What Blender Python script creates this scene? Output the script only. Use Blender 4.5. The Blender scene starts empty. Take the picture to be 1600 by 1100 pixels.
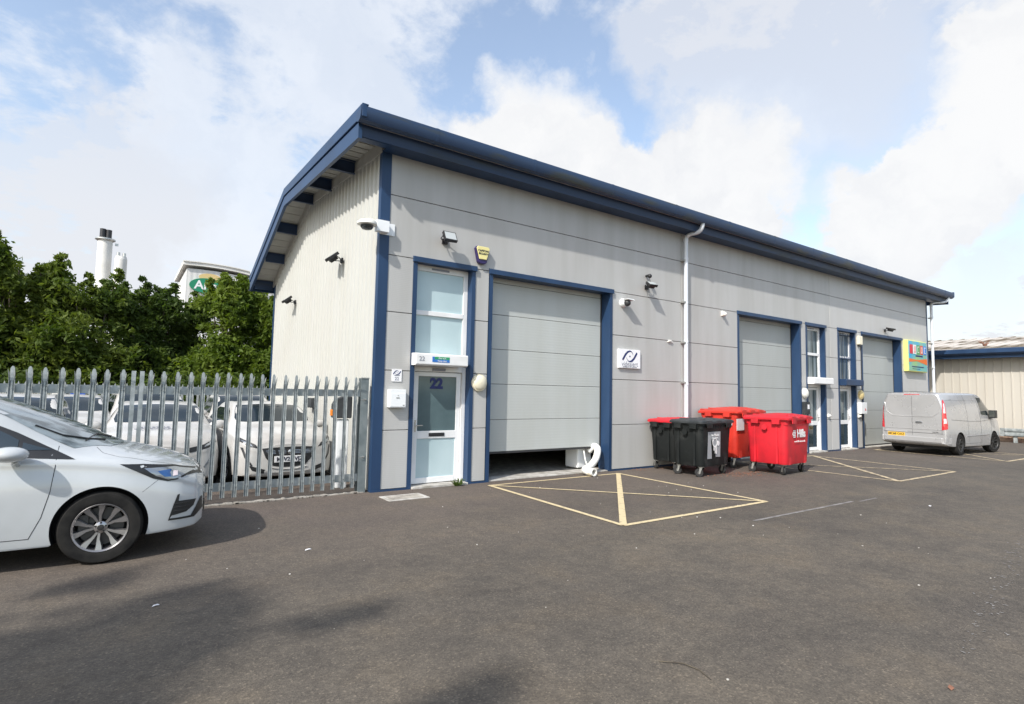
import bpy, bmesh, math, random
from math import sin, cos, pi, radians as R
from mathutils import Vector, Matrix
from mathutils.bvhtree import BVHTree
from mathutils.geometry import delaunay_2d_cdt
random.seed(7)
scene = bpy.context.scene
C = scene.collection
D = 8.57          # distance of the unit fronts from the camera, metres

# ---------------------------------------------------------------- materials
M = {}
def mat(name, col, rough=.6, metal=0., spec=.5, coat=0., trans=0., alpha=1., emis=None):
    m = bpy.data.materials.new(name); m.use_nodes = True
    b = m.node_tree.nodes['Principled BSDF']
    b.inputs['Base Color'].default_value = (*col, 1)
    b.inputs['Roughness'].default_value = rough
    b.inputs['Metallic'].default_value = metal
    b.inputs['Specular IOR Level'].default_value = spec
    b.inputs['Coat Weight'].default_value = coat
    b.inputs['Coat Roughness'].default_value = .05
    b.inputs['Transmission Weight'].default_value = trans
    M[name] = m
    return m
def nd(m, t, **kw):
    n = m.node_tree.nodes.new(t)
    for k, v in kw.items(): setattr(n, k, v)
    return n
def lk(m, a, b): m.node_tree.links.new(a, b)
def noisy(m, c1, c2, scale=3., detail=6., lo=.35, hi=.65, stretch=(1,1,1), bump=0., bscale=40., rvar=0., coord='Object', dist=.01):
    """two-tone noise colour, optional fine bump"""
    b = m.node_tree.nodes['Principled BSDF']
    tc = nd(m, 'ShaderNodeTexCoord'); mp = nd(m, 'ShaderNodeMapping')
    mp.inputs['Scale'].default_value = stretch
    lk(m, tc.outputs[coord], mp.inputs['Vector'])
    n = nd(m, 'ShaderNodeTexNoise'); n.inputs['Scale'].default_value = scale; n.inputs['Detail'].default_value = detail
    lk(m, mp.outputs[0], n.inputs['Vector'])
    r = nd(m, 'ShaderNodeValToRGB')
    r.color_ramp.elements[0].position = lo; r.color_ramp.elements[0].color = (*c1, 1)
    r.color_ramp.elements[1].position = hi; r.color_ramp.elements[1].color = (*c2, 1)
    lk(m, n.outputs['Fac'], r.inputs['Fac']); lk(m, r.outputs['Color'], b.inputs['Base Color'])
    if rvar:
        mr = nd(m, 'ShaderNodeMapRange'); r0 = b.inputs['Roughness'].default_value
        mr.inputs['To Min'].default_value = r0 - rvar; mr.inputs['To Max'].default_value = r0 + rvar
        lk(m, n.outputs['Fac'], mr.inputs['Value']); lk(m, mr.outputs[0], b.inputs['Roughness'])
    if bump:
        n2 = nd(m, 'ShaderNodeTexNoise'); n2.inputs['Scale'].default_value = bscale; n2.inputs['Detail'].default_value = 3
        lk(m, tc.outputs[coord], n2.inputs['Vector'])
        bp = nd(m, 'ShaderNodeBump'); bp.inputs['Strength'].default_value = bump; bp.inputs['Distance'].default_value = dist
        lk(m, n2.outputs['Fac'], bp.inputs['Height']); lk(m, bp.outputs[0], b.inputs['Normal'])
    return r
def ribs(m, axis, period, strength, dist=.003, sharp=False):
    """fine pressed ribs as a bump on world-aligned object coordinates"""
    b = m.node_tree.nodes['Principled BSDF']
    tc = nd(m, 'ShaderNodeTexCoord'); w = nd(m, 'ShaderNodeTexWave', bands_direction=axis, wave_profile='TRI' if sharp else 'SIN')
    w.inputs['Scale'].default_value = 2*pi/period/20*1.0
    lk(m, tc.outputs['Object'], w.inputs['Vector'])
    bp = nd(m, 'ShaderNodeBump'); bp.inputs['Strength'].default_value = strength; bp.inputs['Distance'].default_value = dist
    lk(m, w.outputs['Fac'], bp.inputs['Height'])
    if b.inputs['Normal'].is_linked: lk(m, b.inputs['Normal'].links[0].from_socket, bp.inputs['Normal'])
    lk(m, bp.outputs[0], b.inputs['Normal'])

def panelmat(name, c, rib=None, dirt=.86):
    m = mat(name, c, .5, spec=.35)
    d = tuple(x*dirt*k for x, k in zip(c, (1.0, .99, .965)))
    b = m.node_tree.nodes['Principled BSDF']
    noisy(m, d, c, 1.0, 8, .22, .60, stretch=(3.0, 3.0, .35), rvar=.06)
    base = b.inputs['Base Color'].links[0].from_socket
    # second, cloudy layer of grime
    tc = nd(m, 'ShaderNodeTexCoord'); n = nd(m, 'ShaderNodeTexNoise'); n.inputs['Scale'].default_value = .55; n.inputs['Detail'].default_value = 5
    lk(m, tc.outputs['Object'], n.inputs['Vector'])
    mr = nd(m, 'ShaderNodeMapRange'); mr.inputs['From Min'].default_value = .35; mr.inputs['From Max'].default_value = .7
    mr.inputs['To Min'].default_value = 0; mr.inputs['To Max'].default_value = .45
    lk(m, n.outputs['Fac'], mr.inputs['Value'])
    mx = nd(m, 'ShaderNodeMix', data_type='RGBA', blend_type='MULTIPLY')
    lk(m, mr.outputs[0], mx.inputs[0]); lk(m, base, mx.inputs[6]); mx.inputs[7].default_value = (.90, .87, .855, 1)
    lk(m, mx.outputs[2], b.inputs['Base Color'])
    if rib: ribs(m, *rib)
    return m
PANEL = (.455, .458, .445)
panelmat('panel_flat', PANEL)
panelmat('panel_rib', PANEL, ('Z', .030, .28, .002))
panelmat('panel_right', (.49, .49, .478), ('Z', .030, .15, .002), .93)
panelmat('gable_sheet', (.462, .467, .437), None, .97)
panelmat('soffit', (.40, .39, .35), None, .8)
panelmat('roof_sheet', (.42, .42, .41), None, .7)
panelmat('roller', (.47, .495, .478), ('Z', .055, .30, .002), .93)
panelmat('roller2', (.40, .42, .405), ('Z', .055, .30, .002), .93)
panelmat('shed_clad', (.49, .465, .41), None, .93)
m = mat('shed_roof', (.5, .47, .42), .9); noisy(m, (.16, .13, .09), (.52, .48, .43), .35, 7, .36, .46, bump=.3)
m = mat('blue', (.019, .05, .118), .42, spec=.4); noisy(m, (.014, .038, .09), (.022, .056, .128), 2, 6, .35, .7, (1, 1, .3), rvar=.05)
m = mat('blue_shaded', (.012, .032, .08), .5); noisy(m, (.020, .028, .035), (.013, .034, .085), 1.4, 8, .34, .5, (.4, 1, 3))  # trim blue darkened to stand for the gutter's shade, plus grey mottling
m = mat('blue_gutter', (.03, .06, .13), .45); noisy(m, (.045, .052, .045), (.020, .045, .10), 2.2, 8, .30, .46, (.5, 1, 3), rvar=.08)
m = mat('upvc', (.80, .80, .80), .3); noisy(m, (.70, .70, .68), (.82, .82, .82), 2, 6, .3, .6)
mat('white_box', (.80, .82, .82), .35)
mat('white_sign', (.82, .82, .83), .4)
mat('pipe_grey', (.62, .66, .70), .35)
m = mat('dark', (.012, .012, .012), .8)
mat('seal', (.03, .03, .032), .6)
m = mat('concrete', (.36, .33, .29), .9); noisy(m, (.24, .22, .19), (.42, .39, .34), 6, 8, bump=.5, bscale=60)
m = mat('concrete_light', (.48, .46, .42), .9); noisy(m, (.28, .26, .22), (.52, .50, .46), 5, 9, .32, .6, bump=.5, bscale=60)
mat('lamp_cream', (.78, .72, .55), .35)
mat('lamp_white', (.75, .74, .68), .3)
mat('lamp_yellow', (.62, .50, .24), .4)
mat('black_metal', (.018, .018, .02), .45)
mat('black_plastic', (.03, .031, .033), .5)
mat('lens_glass', (.42, .45, .45), .12)
mat('chrome', (.6, .6, .6), .25, 1)
mat('navy', (.012, .02, .12), .4)
mat('ink', (.02, .02, .035), .5)
mat('grey_text', (.25, .26, .30), .5)
mat('green_sticker', (.02, .30, .12), .5)
mat('blue_sticker', (.03, .16, .50), .5)
mat('alarm_yellow', (.78, .70, .30), .4)
mat('alarm_purple', (.03, .02, .10), .4)
mat('red_text', (.5, .05, .05), .5)
# frosted film on the glass of unit 22
m = mat('frosted', (.46, .58, .60), .12, spec=.6); noisy(m, (.40, .52, .54), (.50, .62, .64), 1.2, 4, .3, .7)
m = mat('frosted_dark', (.09, .14, .15), .06, spec=.7); noisy(m, (.07, .11, .12), (.12, .18, .19), 1.5, 4, .3, .7)
mat('glass_dark', (.035, .05, .055), .04, spec=.8)
m = mat('curtain', (.10, .13, .14), .12, spec=.7); noisy(m, (.04, .06, .06), (.22, .26, .27), 1.2, 3, .40, .62, (9, 9, .3))
# galvanised steel
m = mat('galv', (.45, .48, .48), .42, .35); noisy(m, (.25, .28, .28), (.42, .45, .45), 9, 6, .35, .65, rvar=.08)
m = m = mat('galv_post', (.2, .23, .235), .5, .3); noisy(m, (.16, .19, .195), (.24, .27, .27), 5, 6)
mat('galv_far', (.34, .36, .36), .6, .2)
# bins
m = mat('bin_black', (.022, .024, .024), .6, spec=.22); noisy(m, (.012, .014, .014), (.032, .034, .033), 5, 9, .50, .78, bump=.25, bscale=50, rvar=.08)
m = mat('bin_lid_grey', (.03, .034, .037), .55, spec=.3); noisy(m, (.03, .034, .037), (.06, .065, .068), 5, 8, .4, .7)
m = mat('bin_red', (.56, .014, .024), .5); noisy(m, (.40, .016, .024), (.58, .015, .027), 3, 7, .3, .55, bump=.25, bscale=50, rvar=.06)
m = mat('bin_orange_red', (.66, .035, .02), .5); noisy(m, (.42, .03, .02), (.58, .036, .022), 3, 7, .3, .55)
mat('rubber', (.02, .02, .02), .75)
mat('rubber_grey', (.09, .09, .085), .7)
mat('zinc', (.5, .5, .48), .35, .8)
mat('poster_grey', (.30, .31, .32), .6)
# vehicles
def paint(name, c, rough=.22, metal=0., dirt=None, coat=.6):
    m = mat(name, c, rough, metal, .5, coat)
    if dirt: noisy(m, dirt, c, 1.6, 7, .30, .62, rvar=.06)
    return m
paint('paint_white', (.50, .525, .535), .20, 0, (.42, .44, .445), .8)
paint('paint_white_dusty', (.53, .53, .515), .35, 0, (.40, .38, .35), .3)
paint('paint_silver', (.50, .50, .50), .28, .40, (.45, .45, .448), .6)
mat('auto_glass', (.018, .028, .032), .05, spec=.9, coat=.5)
mat('auto_glass_blue', (.012, .02, .026), .08, spec=.6)
m = mat('windscreen_glass', (.12, .15, .16), .10, spec=.9, coat=.4); noisy(m, (.07, .085, .085), (.24, .28, .29), 2.4, 4, .42, .56, (1, 3, 3))
mat('trim_black', (.018, .019, .02), .4)
m = mat('tyre', (.016, .016, .016), .8, spec=.15); noisy(m, (.012, .012, .012), (.026, .025, .023), 8, 5)
mat('alloy', (.42, .41, .41), .28, .85)
mat('alloy_dark', (.05, .05, .05), .35, .5)
mat('brake', (.10, .10, .10), .4, .8)
mat('lamp_clear', (.30, .33, .36), .08, .5, .8, .8)
mat('lamp_blue', (.05, .13, .32), .1, .3)
mat('lamp_red', (.55, .02, .03), .15, 0, .7, .8)
mat('lamp_pale', (.70, .60, .60), .12, 0, .7, .8)
mat('amber', (.85, .25, .03), .3)
mat('plate_yellow', (.80, .48, .03), .4)
mat('plate_white', (.72, .72, .72), .4)
mat('white_plastic', (.78, .77, .72), .4)
m = mat('line_paint', (.5, .41, .24), .8); noisy(m, (.30, .25, .17), (.60, .49, .29), 14, 9, .26, .46, bump=.3, bscale=120, coord='Object')
m = mat('line_worn', (.3, .25, .17), .85); noisy(m, (.20, .17, .135), (.54, .44, .28), 9, 9, .34, .56, bump=.3, bscale=120)
m = mat('scuff', (.2, .19, .18), .9); noisy(m, (.15, .14, .13), (.27, .255, .24), 7, 9, .42, .66)
m = mat('bark', (.09, .07, .05), .9); noisy(m, (.05, .04, .03), (.12, .10, .07), 8, 6, bump=.6, bscale=30)
mat('brick', (.28, .17, .12), .9)
m = M['brick']; noisy(m, (.22, .13, .10), (.34, .24, .17), 5, 8)

def leafmat(name, a, b_):
    m = mat(name, a, .55, spec=.25)
    bs = m.node_tree.nodes['Principled BSDF']
    r = noisy(m, a, b_, .9, 4, .35, .65)
    tr = nd(m, 'ShaderNodeBsdfTranslucent'); mx = nd(m, 'ShaderNodeMixShader'); mx.inputs[0].default_value = .42
    hs = nd(m, 'ShaderNodeHueSaturation'); hs.inputs['Value'].default_value = 1.5; hs.inputs['Saturation'].default_value = 1.1
    lk(m, r.outputs['Color'], hs.inputs['Color']); lk(m, hs.outputs[0], tr.inputs['Color'])
    out = m.node_tree.nodes['Material Output']
    lk(m, bs.outputs[0], mx.inputs[1]); lk(m, tr.outputs[0], mx.inputs[2]); lk(m, mx.outputs[0], out.inputs['Surface'])
    return m
leafmat('leaf_dark', (.044, .076, .016), (.094, .134, .026))
leafmat('leaf_mid', (.060, .100, .016), (.140, .176, .030))
leafmat('leaf_light', (.074, .122, .016), (.150, .200, .030))
leafmat('weed', (.05, .10, .02), (.10, .14, .03))
mat('dead_leaf', (.22, .10, .06), .8)

# ---------------------------------------------------------------- objects
def tag(o, label=None, cat=None, group=None, kind=None):
    if label: o['label'] = label
    if cat: o['category'] = cat
    if group: o['group'] = group
    if kind: o['kind'] = kind
    return o
def empty(name, loc=(0, 0, 0), rz=0., label=None, cat=None, group=None, kind=None):
    o = bpy.data.objects.new(name, None); C.objects.link(o)
    o.location = loc; o.rotation_euler = (0, 0, rz); o.empty_display_size = .2
    return tag(o, label, cat, group, kind)
def link(name, me, parent=None):
    o = bpy.data.objects.new(name, me); C.objects.link(o)
    if parent: o.parent = parent
    return o
def copy_tree(o, parent=None):
    c = o.copy(); C.objects.link(c)
    if parent: c.parent = parent
    for ch in list(o.children): copy_tree(ch, c)
    return c

class MB:
    def __init__(s): s.v = []; s.f = []; s.m = []; s.k = 0
    def add(s, vs, fs, mi=None):
        n = len(s.v); s.v += [tuple(p) for p in vs]
        for f in fs: s.f.append([i + n for i in f]); s.m.append(s.k if mi is None else mi)
        return s
    def box(s, x0, x1, y0, y1, z0, z1, mi=None):
        vs = [(x, y, z) for z in (z0, z1) for y in (y0, y1) for x in (x0, x1)]
        return s.add(vs, [(0, 2, 3, 1), (4, 5, 7, 6), (0, 1, 5, 4), (2, 6, 7, 3), (0, 4, 6, 2), (1, 3, 7, 5)], mi)
    def obox(s, c, sx, sy, sz, mtx, mi=None):
        n = len(s.v); s.box(-sx/2, sx/2, -sy/2, sy/2, -sz/2, sz/2, mi)
        for i in range(n, len(s.v)): s.v[i] = tuple(mtx @ Vector(s.v[i]) + Vector(c))
        return s
    def prism(s, poly, a0, a1, axis='x', mi=None):
        """closed polygon extruded along an axis; poly is (y,z) for x, (x,z) for y, (x,y) for z"""
        def P(p, a): return {'x': (a, p[0], p[1]), 'y': (p[0], a, p[1]), 'z': (p[0], p[1], a)}[axis]
        n = len(poly); vs = [P(p, a0) for p in poly] + [P(p, a1) for p in poly]
        fs = [tuple(range(n))[::-1], tuple(range(n, 2*n))] + [(i, (i+1) % n, (i+1) % n + n, i+n) for i in range(n)]
        return s.add(vs, fs, mi)
    def cyl(s, p0, p1, r0, r1=None, n=16, mi=None, caps=True):
        p0, p1 = Vector(p0), Vector(p1); r1 = r0 if r1 is None else r1
        d = (p1 - p0).normalized(); a = d.orthogonal().normalized(); b = d.cross(a)
        vs = [p0 + (a*cos(2*pi*i/n) + b*sin(2*pi*i/n))*r0 for i in range(n)] + [p1 + (a*cos(2*pi*i/n) + b*sin(2*pi*i/n))*r1 for i in range(n)]
        fs = [(i, (i+1) % n, (i+1) % n + n, i+n) for i in range(n)]
        if caps: fs += [tuple(range(n))[::-1], tuple(range(n, 2*n))]
        return s.add(vs, fs, mi)
    def tube(s, pts, r, n=10, mi=None, caps=True):
        pts = [Vector(p) for p in pts]; rr = r if isinstance(r, (list, tuple)) else [r]*len(pts)
        d0 = (pts[1]-pts[0]).normalized(); a = d0.orthogonal().normalized(); vs = []
        for i, p in enumerate(pts):
            d = (pts[min(i+1, len(pts)-1)] - pts[max(i-1, 0)]).normalized()
            a = (a - d*a.dot(d)).normalized(); b = d.cross(a)
            vs += [p + (a*cos(2*pi*k/n) + b*sin(2*pi*k/n))*rr[i] for k in range(n)]
        fs = [(i*n+k, i*n+(k+1) % n, (i+1)*n+(k+1) % n, (i+1)*n+k) for i in range(len(pts)-1) for k in range(n)]
        if caps: fs += [tuple(range(n))[::-1], tuple(range(len(vs)-n, len(vs)))]
        return s.add(vs, fs, mi)
    def lathe(s, prof, o, ax, n=24, mi=None, closed=False):
        """prof = [(radius, distance along ax)]"""
        o, ax = Vector(o), Vector(ax).normalized(); a = ax.orthogonal().normalized(); b = ax.cross(a); vs = []
        for r, h in prof: vs += [o + ax*h + (a*cos(2*pi*k/n) + b*sin(2*pi*k/n))*max(r, 1e-4) for k in range(n)]
        L = len(prof); rng = range(L if closed else L-1)
        fs = [(i*n+k, i*n+(k+1) % n, ((i+1) % L)*n+(k+1) % n, ((i+1) % L)*n+k) for i in rng for k in range(n)]
        return s.add(vs, fs, mi)
    def grid(s, rows, mi=None, closed=False):
        n = len(rows[0]); vs = [p for r in rows for p in r]
        fs = [(i*n+k, i*n+(k+1) % n, (i+1)*n+(k+1) % n, (i+1)*n+k) for i in range(len(rows)-1) for k in range(n if closed else n-1)]
        return s.add(vs, fs, mi)
    def sphere(s, c, r, n=12, sc=(1, 1, 1), mi=None):
        prof = []
        vs = []; c = Vector(c)
        for i in range(n+1):
            t = pi*i/n
            vs += [c + Vector((sin(t)*cos(2*pi*k/(2*n))*r*sc[0], sin(t)*sin(2*pi*k/(2*n))*r*sc[1], cos(t)*r*sc[2])) for k in range(2*n)]
        fs = [(i*2*n+k, (i+1)*2*n+k, (i+1)*2*n+(k+1) % (2*n), i*2*n+(k+1) % (2*n)) for i in range(n) for k in range(2*n)]
        return s.add(vs, fs, mi)
    def mesh(s, name, mats, smooth=None, fix=True):
        me = bpy.data.meshes.new(name); me.from_pydata(s.v, [], s.f)
        for mm in (mats if isinstance(mats, (list, tuple)) else [mats]): me.materials.append(M[mm] if isinstance(mm, str) else mm)
        me.polygons.foreach_set('material_index', s.m)
        if fix:
            bm = bmesh.new(); bm.from_mesh(me); bmesh.ops.remove_doubles(bm, verts=bm.verts, dist=1e-5)
            bmesh.ops.recalc_face_normals(bm, faces=bm.faces); bm.to_mesh(me); bm.free()
        if smooth is not None:
            me.polygons.foreach_set('use_smooth', [True]*len(me.polygons)); me.set_sharp_from_angle(angle=R(smooth))
        me.update(); return me
    def build(s, name, mats, parent=None, smooth=None, bevel=0., fix=True, segs=2):
        o = link(name, s.mesh(name, mats, smooth, fix), parent)
        if bevel:
            b = o.modifiers.new('bevel', 'BEVEL'); b.width = bevel; b.segments = segs; b.limit_method = 'ANGLE'; b.angle_limit = R(40)
            b.harden_normals = False
        return o
def text(name, s, size, loc, mat_, parent=None, rot=(pi/2, 0, 0), ext=.002, align='CENTER', sx=1., bold=0.):
    cu = bpy.data.curves.new(name, 'FONT'); cu.body = s; cu.size = size; cu.extrude = ext; cu.align_x = align; cu.align_y = 'CENTER'; cu.offset = bold
    o = bpy.data.objects.new(name, cu); C.objects.link(o)
    bpy.context.view_layer.update()
    me = bpy.data.meshes.new_from_object(o.evaluated_get(bpy.context.evaluated_depsgraph_get()))
    bpy.data.objects.remove(o); bpy.data.curves.remove(cu)
    me.materials.clear(); me.materials.append(M[mat_])
    for v in me.vertices: v.co.x *= sx
    o = link(name, me, parent); o.location = loc; o.rotation_euler = rot
    return o
# ---------------------------------------------------------------- camera, light, sky
cam = bpy.data.cameras.new('camera'); co = bpy.data.objects.new('camera', cam); C.objects.link(co)
cam.sensor_width = 36; cam.lens = 870/1600*36; cam.clip_start = .05; cam.clip_end = 2000
rx, ux, fx = Vector((.8200884, -.5718870, .0200058)), Vector((-.0571351, -.0470458, .9972574)), Vector((.5693774, .8189822, .0712565))
mw = Matrix.Identity(4)
for i in range(3): mw[i][0] = rx[i]; mw[i][1] = ux[i]; mw[i][2] = -fx[i]; mw[i][3] = (0, 0, 1.63)[i]
co.matrix_world = mw; scene.camera = co

SUNDIR = Vector((2.1, 1., -2.04)).normalized()
sl = bpy.data.lights.new('sun', 'SUN'); sl.energy = 5.0; sl.angle = R(.9); sl.color = (1, .955, .895)
so = bpy.data.objects.new('sun', sl); C.objects.link(so); so.rotation_euler = SUNDIR.to_track_quat('-Z', 'Y').to_euler(); so.location = (-20, -10, 20)

w = bpy.data.worlds.new('World'); scene.world = w; w.use_nodes = True
nt = w.node_tree; N = nt.nodes; N.clear(); LK = nt.links.new
out = N.new('ShaderNodeOutputWorld')
sky = N.new('ShaderNodeTexSky'); sky.sky_type = 'NISHITA'; sky.sun_disc = False
sky.sun_elevation = R(41.3); sky.sun_rotation = math.atan2(-2.1, -1.0); sky.air_density = 1.2; sky.dust_density = 1.5
bg = N.new('ShaderNodeBackground'); bg.inputs['Strength'].default_value = .12
hs = N.new('ShaderNodeHueSaturation'); hs.inputs['Saturation'].default_value = .92; hs.inputs['Value'].default_value = 2.05
LK(sky.outputs[0], hs.inputs['Color']); LK(hs.outputs[0], bg.inputs['Color'])
def math_(op, a, b=None, clamp=False):
    n = N.new('ShaderNodeMath'); n.operation = op; n.use_clamp = clamp
    for i, v in enumerate((a, b)):
        if v is None: continue
        if isinstance(v, (int, float)): n.inputs[i].default_value = v
        else: LK(v, n.inputs[i])
    return n.outputs[0]
def vm(op, a, b=None, idx=0):
    n = N.new('ShaderNodeVectorMath'); n.operation = op
    for i, v in enumerate((a, b)):
        if v is None: continue
        if isinstance(v, (tuple, Vector)): n.inputs[i].default_value = v
        else: LK(v, n.inputs[i])
    return n.outputs[idx]
def mr(v, a, b, c=0., d=1., smooth=True):
    n = N.new('ShaderNodeMapRange'); n.interpolation_type = 'SMOOTHSTEP' if smooth else 'LINEAR'
    LK(v, n.inputs['Value'])
    for k, x in zip(('From Min', 'From Max', 'To Min', 'To Max'), (a, b, c, d)): n.inputs[k].default_value = x
    return n.outputs[0]
def noise(vec, scale, detail, rough=.5, dist=0.):
    n = N.new('ShaderNodeTexNoise'); n.inputs['Scale'].default_value = scale; n.inputs['Detail'].default_value = detail
    n.inputs['Roughness'].default_value = rough; n.inputs['Distortion'].default_value = dist
    LK(vec, n.inputs['Vector']); return n
tc = N.new('ShaderNodeTexCoord'); dirv = vm('NORMALIZE', tc.outputs['Generated'])
sep = N.new('ShaderNodeSeparateXYZ'); LK(dirv, sep.inputs[0])
zz = math_('ADD', math_('MAXIMUM', sep.outputs[2], 0.), .22)
cx, cy = math_('DIVIDE', sep.outputs[0], zz), math_('DIVIDE', sep.outputs[1], zz)
cb = N.new('ShaderNodeCombineXYZ'); LK(cx, cb.inputs[0]); LK(cy, cb.inputs[1]); P = cb.outputs[0]
n1 = noise(P, 1.3, 9, .6, .25); n2 = noise(P, 3.6, 9, .66, .35); n4 = noise(P, 10.5, 6, .62, .3)
hi = math_('ADD', math_('ADD', math_('MULTIPLY', n1.outputs['Fac'], .42), math_('MULTIPLY', n2.outputs['Fac'], .34)), math_('MULTIPLY', n4.outputs['Fac'], .24))
# distorted direction, so that the heaped clouds get ragged edges
nd3 = noise(dirv, 7.5, 8, .6); dd = vm('NORMALIZE', vm('ADD', dirv, vm('MULTIPLY', vm('SUBTRACT', nd3.outputs['Color'], (.5, .5, .5)), (.26, .26, .26))))
def blob(v, px, rad, soft):
    d = vm('DOT_PRODUCT', v, Vector(px).normalized(), 1)
    return mr(d, cos(R(rad + soft)), cos(R(max(rad - soft, .1))))
def total(lst):
    t = None
    for s in lst: t = s if t is None else math_('ADD', t, s)
    return t
cum = total([blob(dd, c, r, 3.0) for c, r in (((.547, .707, .448), 5.0), ((.486, .786, .382), 4.2), ((.643, .685, .343), 3.6), ((.70, .62, .29), 4.5), ((.782, .509, .36), 6.0), ((.758, .577, .305), 4.2), ((.917, .348, .197), 3.8), ((.80, .50, .22), 3.2),
      ((.898, .206, .388), 5.5), ((.92, .262, .292), 3.8), ((.895, .335, .280), 3.4), ((.86, .13, .48), 4))])
grey = total([blob(dd, c, r, 5) for c, r in (((.767, .397, .504), 10), ((.70, .45, .60), 7), ((-.106, .971, .213), 6.5), ((-.03, .962, .272), 4), ((.944, .312, .10), 3.2), ((.967, .225, .117), 3.5))])
clear = total([blob(dd, c, r, 4) for c, r in (((-.118, .896, .429), 6), ((-.05, .85, .50), 6), ((.404, .738, .541), 4.5), ((.5, .70, .53), 4), ((.563, .648, .513), 4.5), ((.638, .635, .435), 4.5), ((.858, .409, .300), 3.6), ((.80, .46, .30), 3),
      ((.308, .904, .298), 4.5), ((.953, .232, .185), 3.5), ((.93, .30, .15), 3), ((.852, .359, .392), 2.5), ((.74, .58, .40), 3.5), ((.092, .872, .48), 3.5))])
veil = total([blob(dd, c, r, 7) for c, r in (((.145, .907, .395), 9), ((.22, .85, .45), 8), ((-.049, .944, .325), 7), ((.298, .789, .537), 6), ((.074, .973, .218), 8))])
hf = math_('ADD', hi, math_('SUBTRACT', math_('MULTIPLY', veil, .045), math_('MULTIPLY', clear, .065)))
thin = mr(hf, .42, .565, .12, 1.)
thin = math_('ADD', math_('MULTIPLY', thin, .86), mr(sep.outputs[2], .34, .0, .0, .42))
cumc = math_('MINIMUM', cum, 1.); greyc = math_('MINIMUM', grey, 1.)
cov = math_('MAXIMUM', math_('MINIMUM', thin, .95), math_('MULTIPLY', cumc, .97))
cov = math_('MAXIMUM', cov, math_('MULTIPLY', greyc, .70))
# cloud thinned in the unseen sky behind the camera, to lower the ambient light
openv = vm('DOT_PRODUCT', dirv, Vector((-.62, -.78, .0)).normalized(), 1)
cov = math_('MULTIPLY', cov, mr(openv, -.25, .35, 1., .05))
# colour of the cloud: warm white heaps, slightly blue-grey undersides
shade = noise(vm('ADD', dd, (0, 0, .06)), 5.5, 6, .55)
shf = mr(shade.outputs['Fac'], .38, .66)
def cmix(f, a, b):
    n = N.new('ShaderNodeMix'); n.data_type = 'RGBA'
    for i, v in ((0, f), (6, a), (7, b)):
        if isinstance(v, tuple): n.inputs[i].default_value = (*v, 1)
        else: LK(v, n.inputs[i])
    return n.outputs[2]
thincol = cmix(shf, (.90, .945, 1.02), (.80, .86, .96))
heap = cmix(shf, (1.0, 1.0, 1.0), (.89, .90, .925))
col = cmix(cumc, thincol, heap)
col = cmix(math_('MULTIPLY', greyc, math_('SUBTRACT', 1., math_('MULTIPLY', cumc, .85))), col, (.84, .86, .91))
bg2 = N.new('ShaderNodeBackground'); LK(col, bg2.inputs['Color']); bg2.inputs['Strength'].default_value = .98
mx = N.new('ShaderNodeMixShader'); LK(cov, mx.inputs[0]); LK(bg.outputs[0], mx.inputs[1]); LK(bg2.outputs[0], mx.inputs[2])
LK(mx.outputs[0], out.inputs['Surface'])

# ---------------------------------------------------------------- ground
m = mat('asphalt', (.10, .09, .08), .85, spec=.3); b = m.node_tree.nodes['Principled BSDF']
tcg = nd(m, 'ShaderNodeTexCoord')
def gn(scale, det, rough=.5):
    n = nd(m, 'ShaderNodeTexNoise'); n.inputs['Scale'].default_value = scale; n.inputs['Detail'].default_value = det; n.inputs['Roughness'].default_value = rough
    lk(m, tcg.outputs['Object'], n.inputs['Vector']); return n.outputs['Fac']
def gramp(v, stops):
    r = nd(m, 'ShaderNodeValToRGB'); e = r.color_ramp.elements
    while len(e) < len(stops): e.new(.5)
    for i, (p_, c_) in enumerate(stops): e[i].position = p_; e[i].color = (*c_, 1)
    lk(m, v, r.inputs[0]); return r.outputs[0]
def gmix(bt, f, a, c_):
    n = nd(m, 'ShaderNodeMix', data_type='RGBA', blend_type=bt)
    for i, v in ((0, f), (6, a), (7, c_)):
        if isinstance(v, (tuple,)): n.inputs[i].default_value = (*v, 1)
        elif isinstance(v, float): n.inputs[i].default_value = v
        else: lk(m, v, n.inputs[i])
    return n.outputs[2]
base = gramp(gn(.38, 6, .55), [(.36, (.098, .085, .070)), (.50, (.110, .095, .077)), (.64, (.123, .105, .083))])
v = nd(m, 'ShaderNodeTexVoronoi'); v.inputs['Scale'].default_value = 95; lk(m, tcg.outputs['Object'], v.inputs['Vector'])
cell = nd(m, 'ShaderNodeSeparateColor'); lk(m, v.outputs['Color'], cell.inputs[0])
stone = gramp(cell.outputs[0], [(.0, (.72, .72, .72)), (.6, (.97, .97, .97)), (.93, (1.14, 1.13, 1.10)), (1., (1.6, 1.57, 1.5))])
c = gmix('MULTIPLY', 1., base, stone)
c = gmix('MULTIPLY', .8, c, gramp(gn(9, 7, .65), [(.33, (.80, .80, .81)), (.62, (1.14, 1.13, 1.11))]))
c = gmix('MULTIPLY', .9, c, gramp(gn(1.7, 5), [(.36, (.84, .85, .87)), (.52, (1., 1., 1.)), (.66, (1.10, 1.07, 1.02))]))
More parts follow.
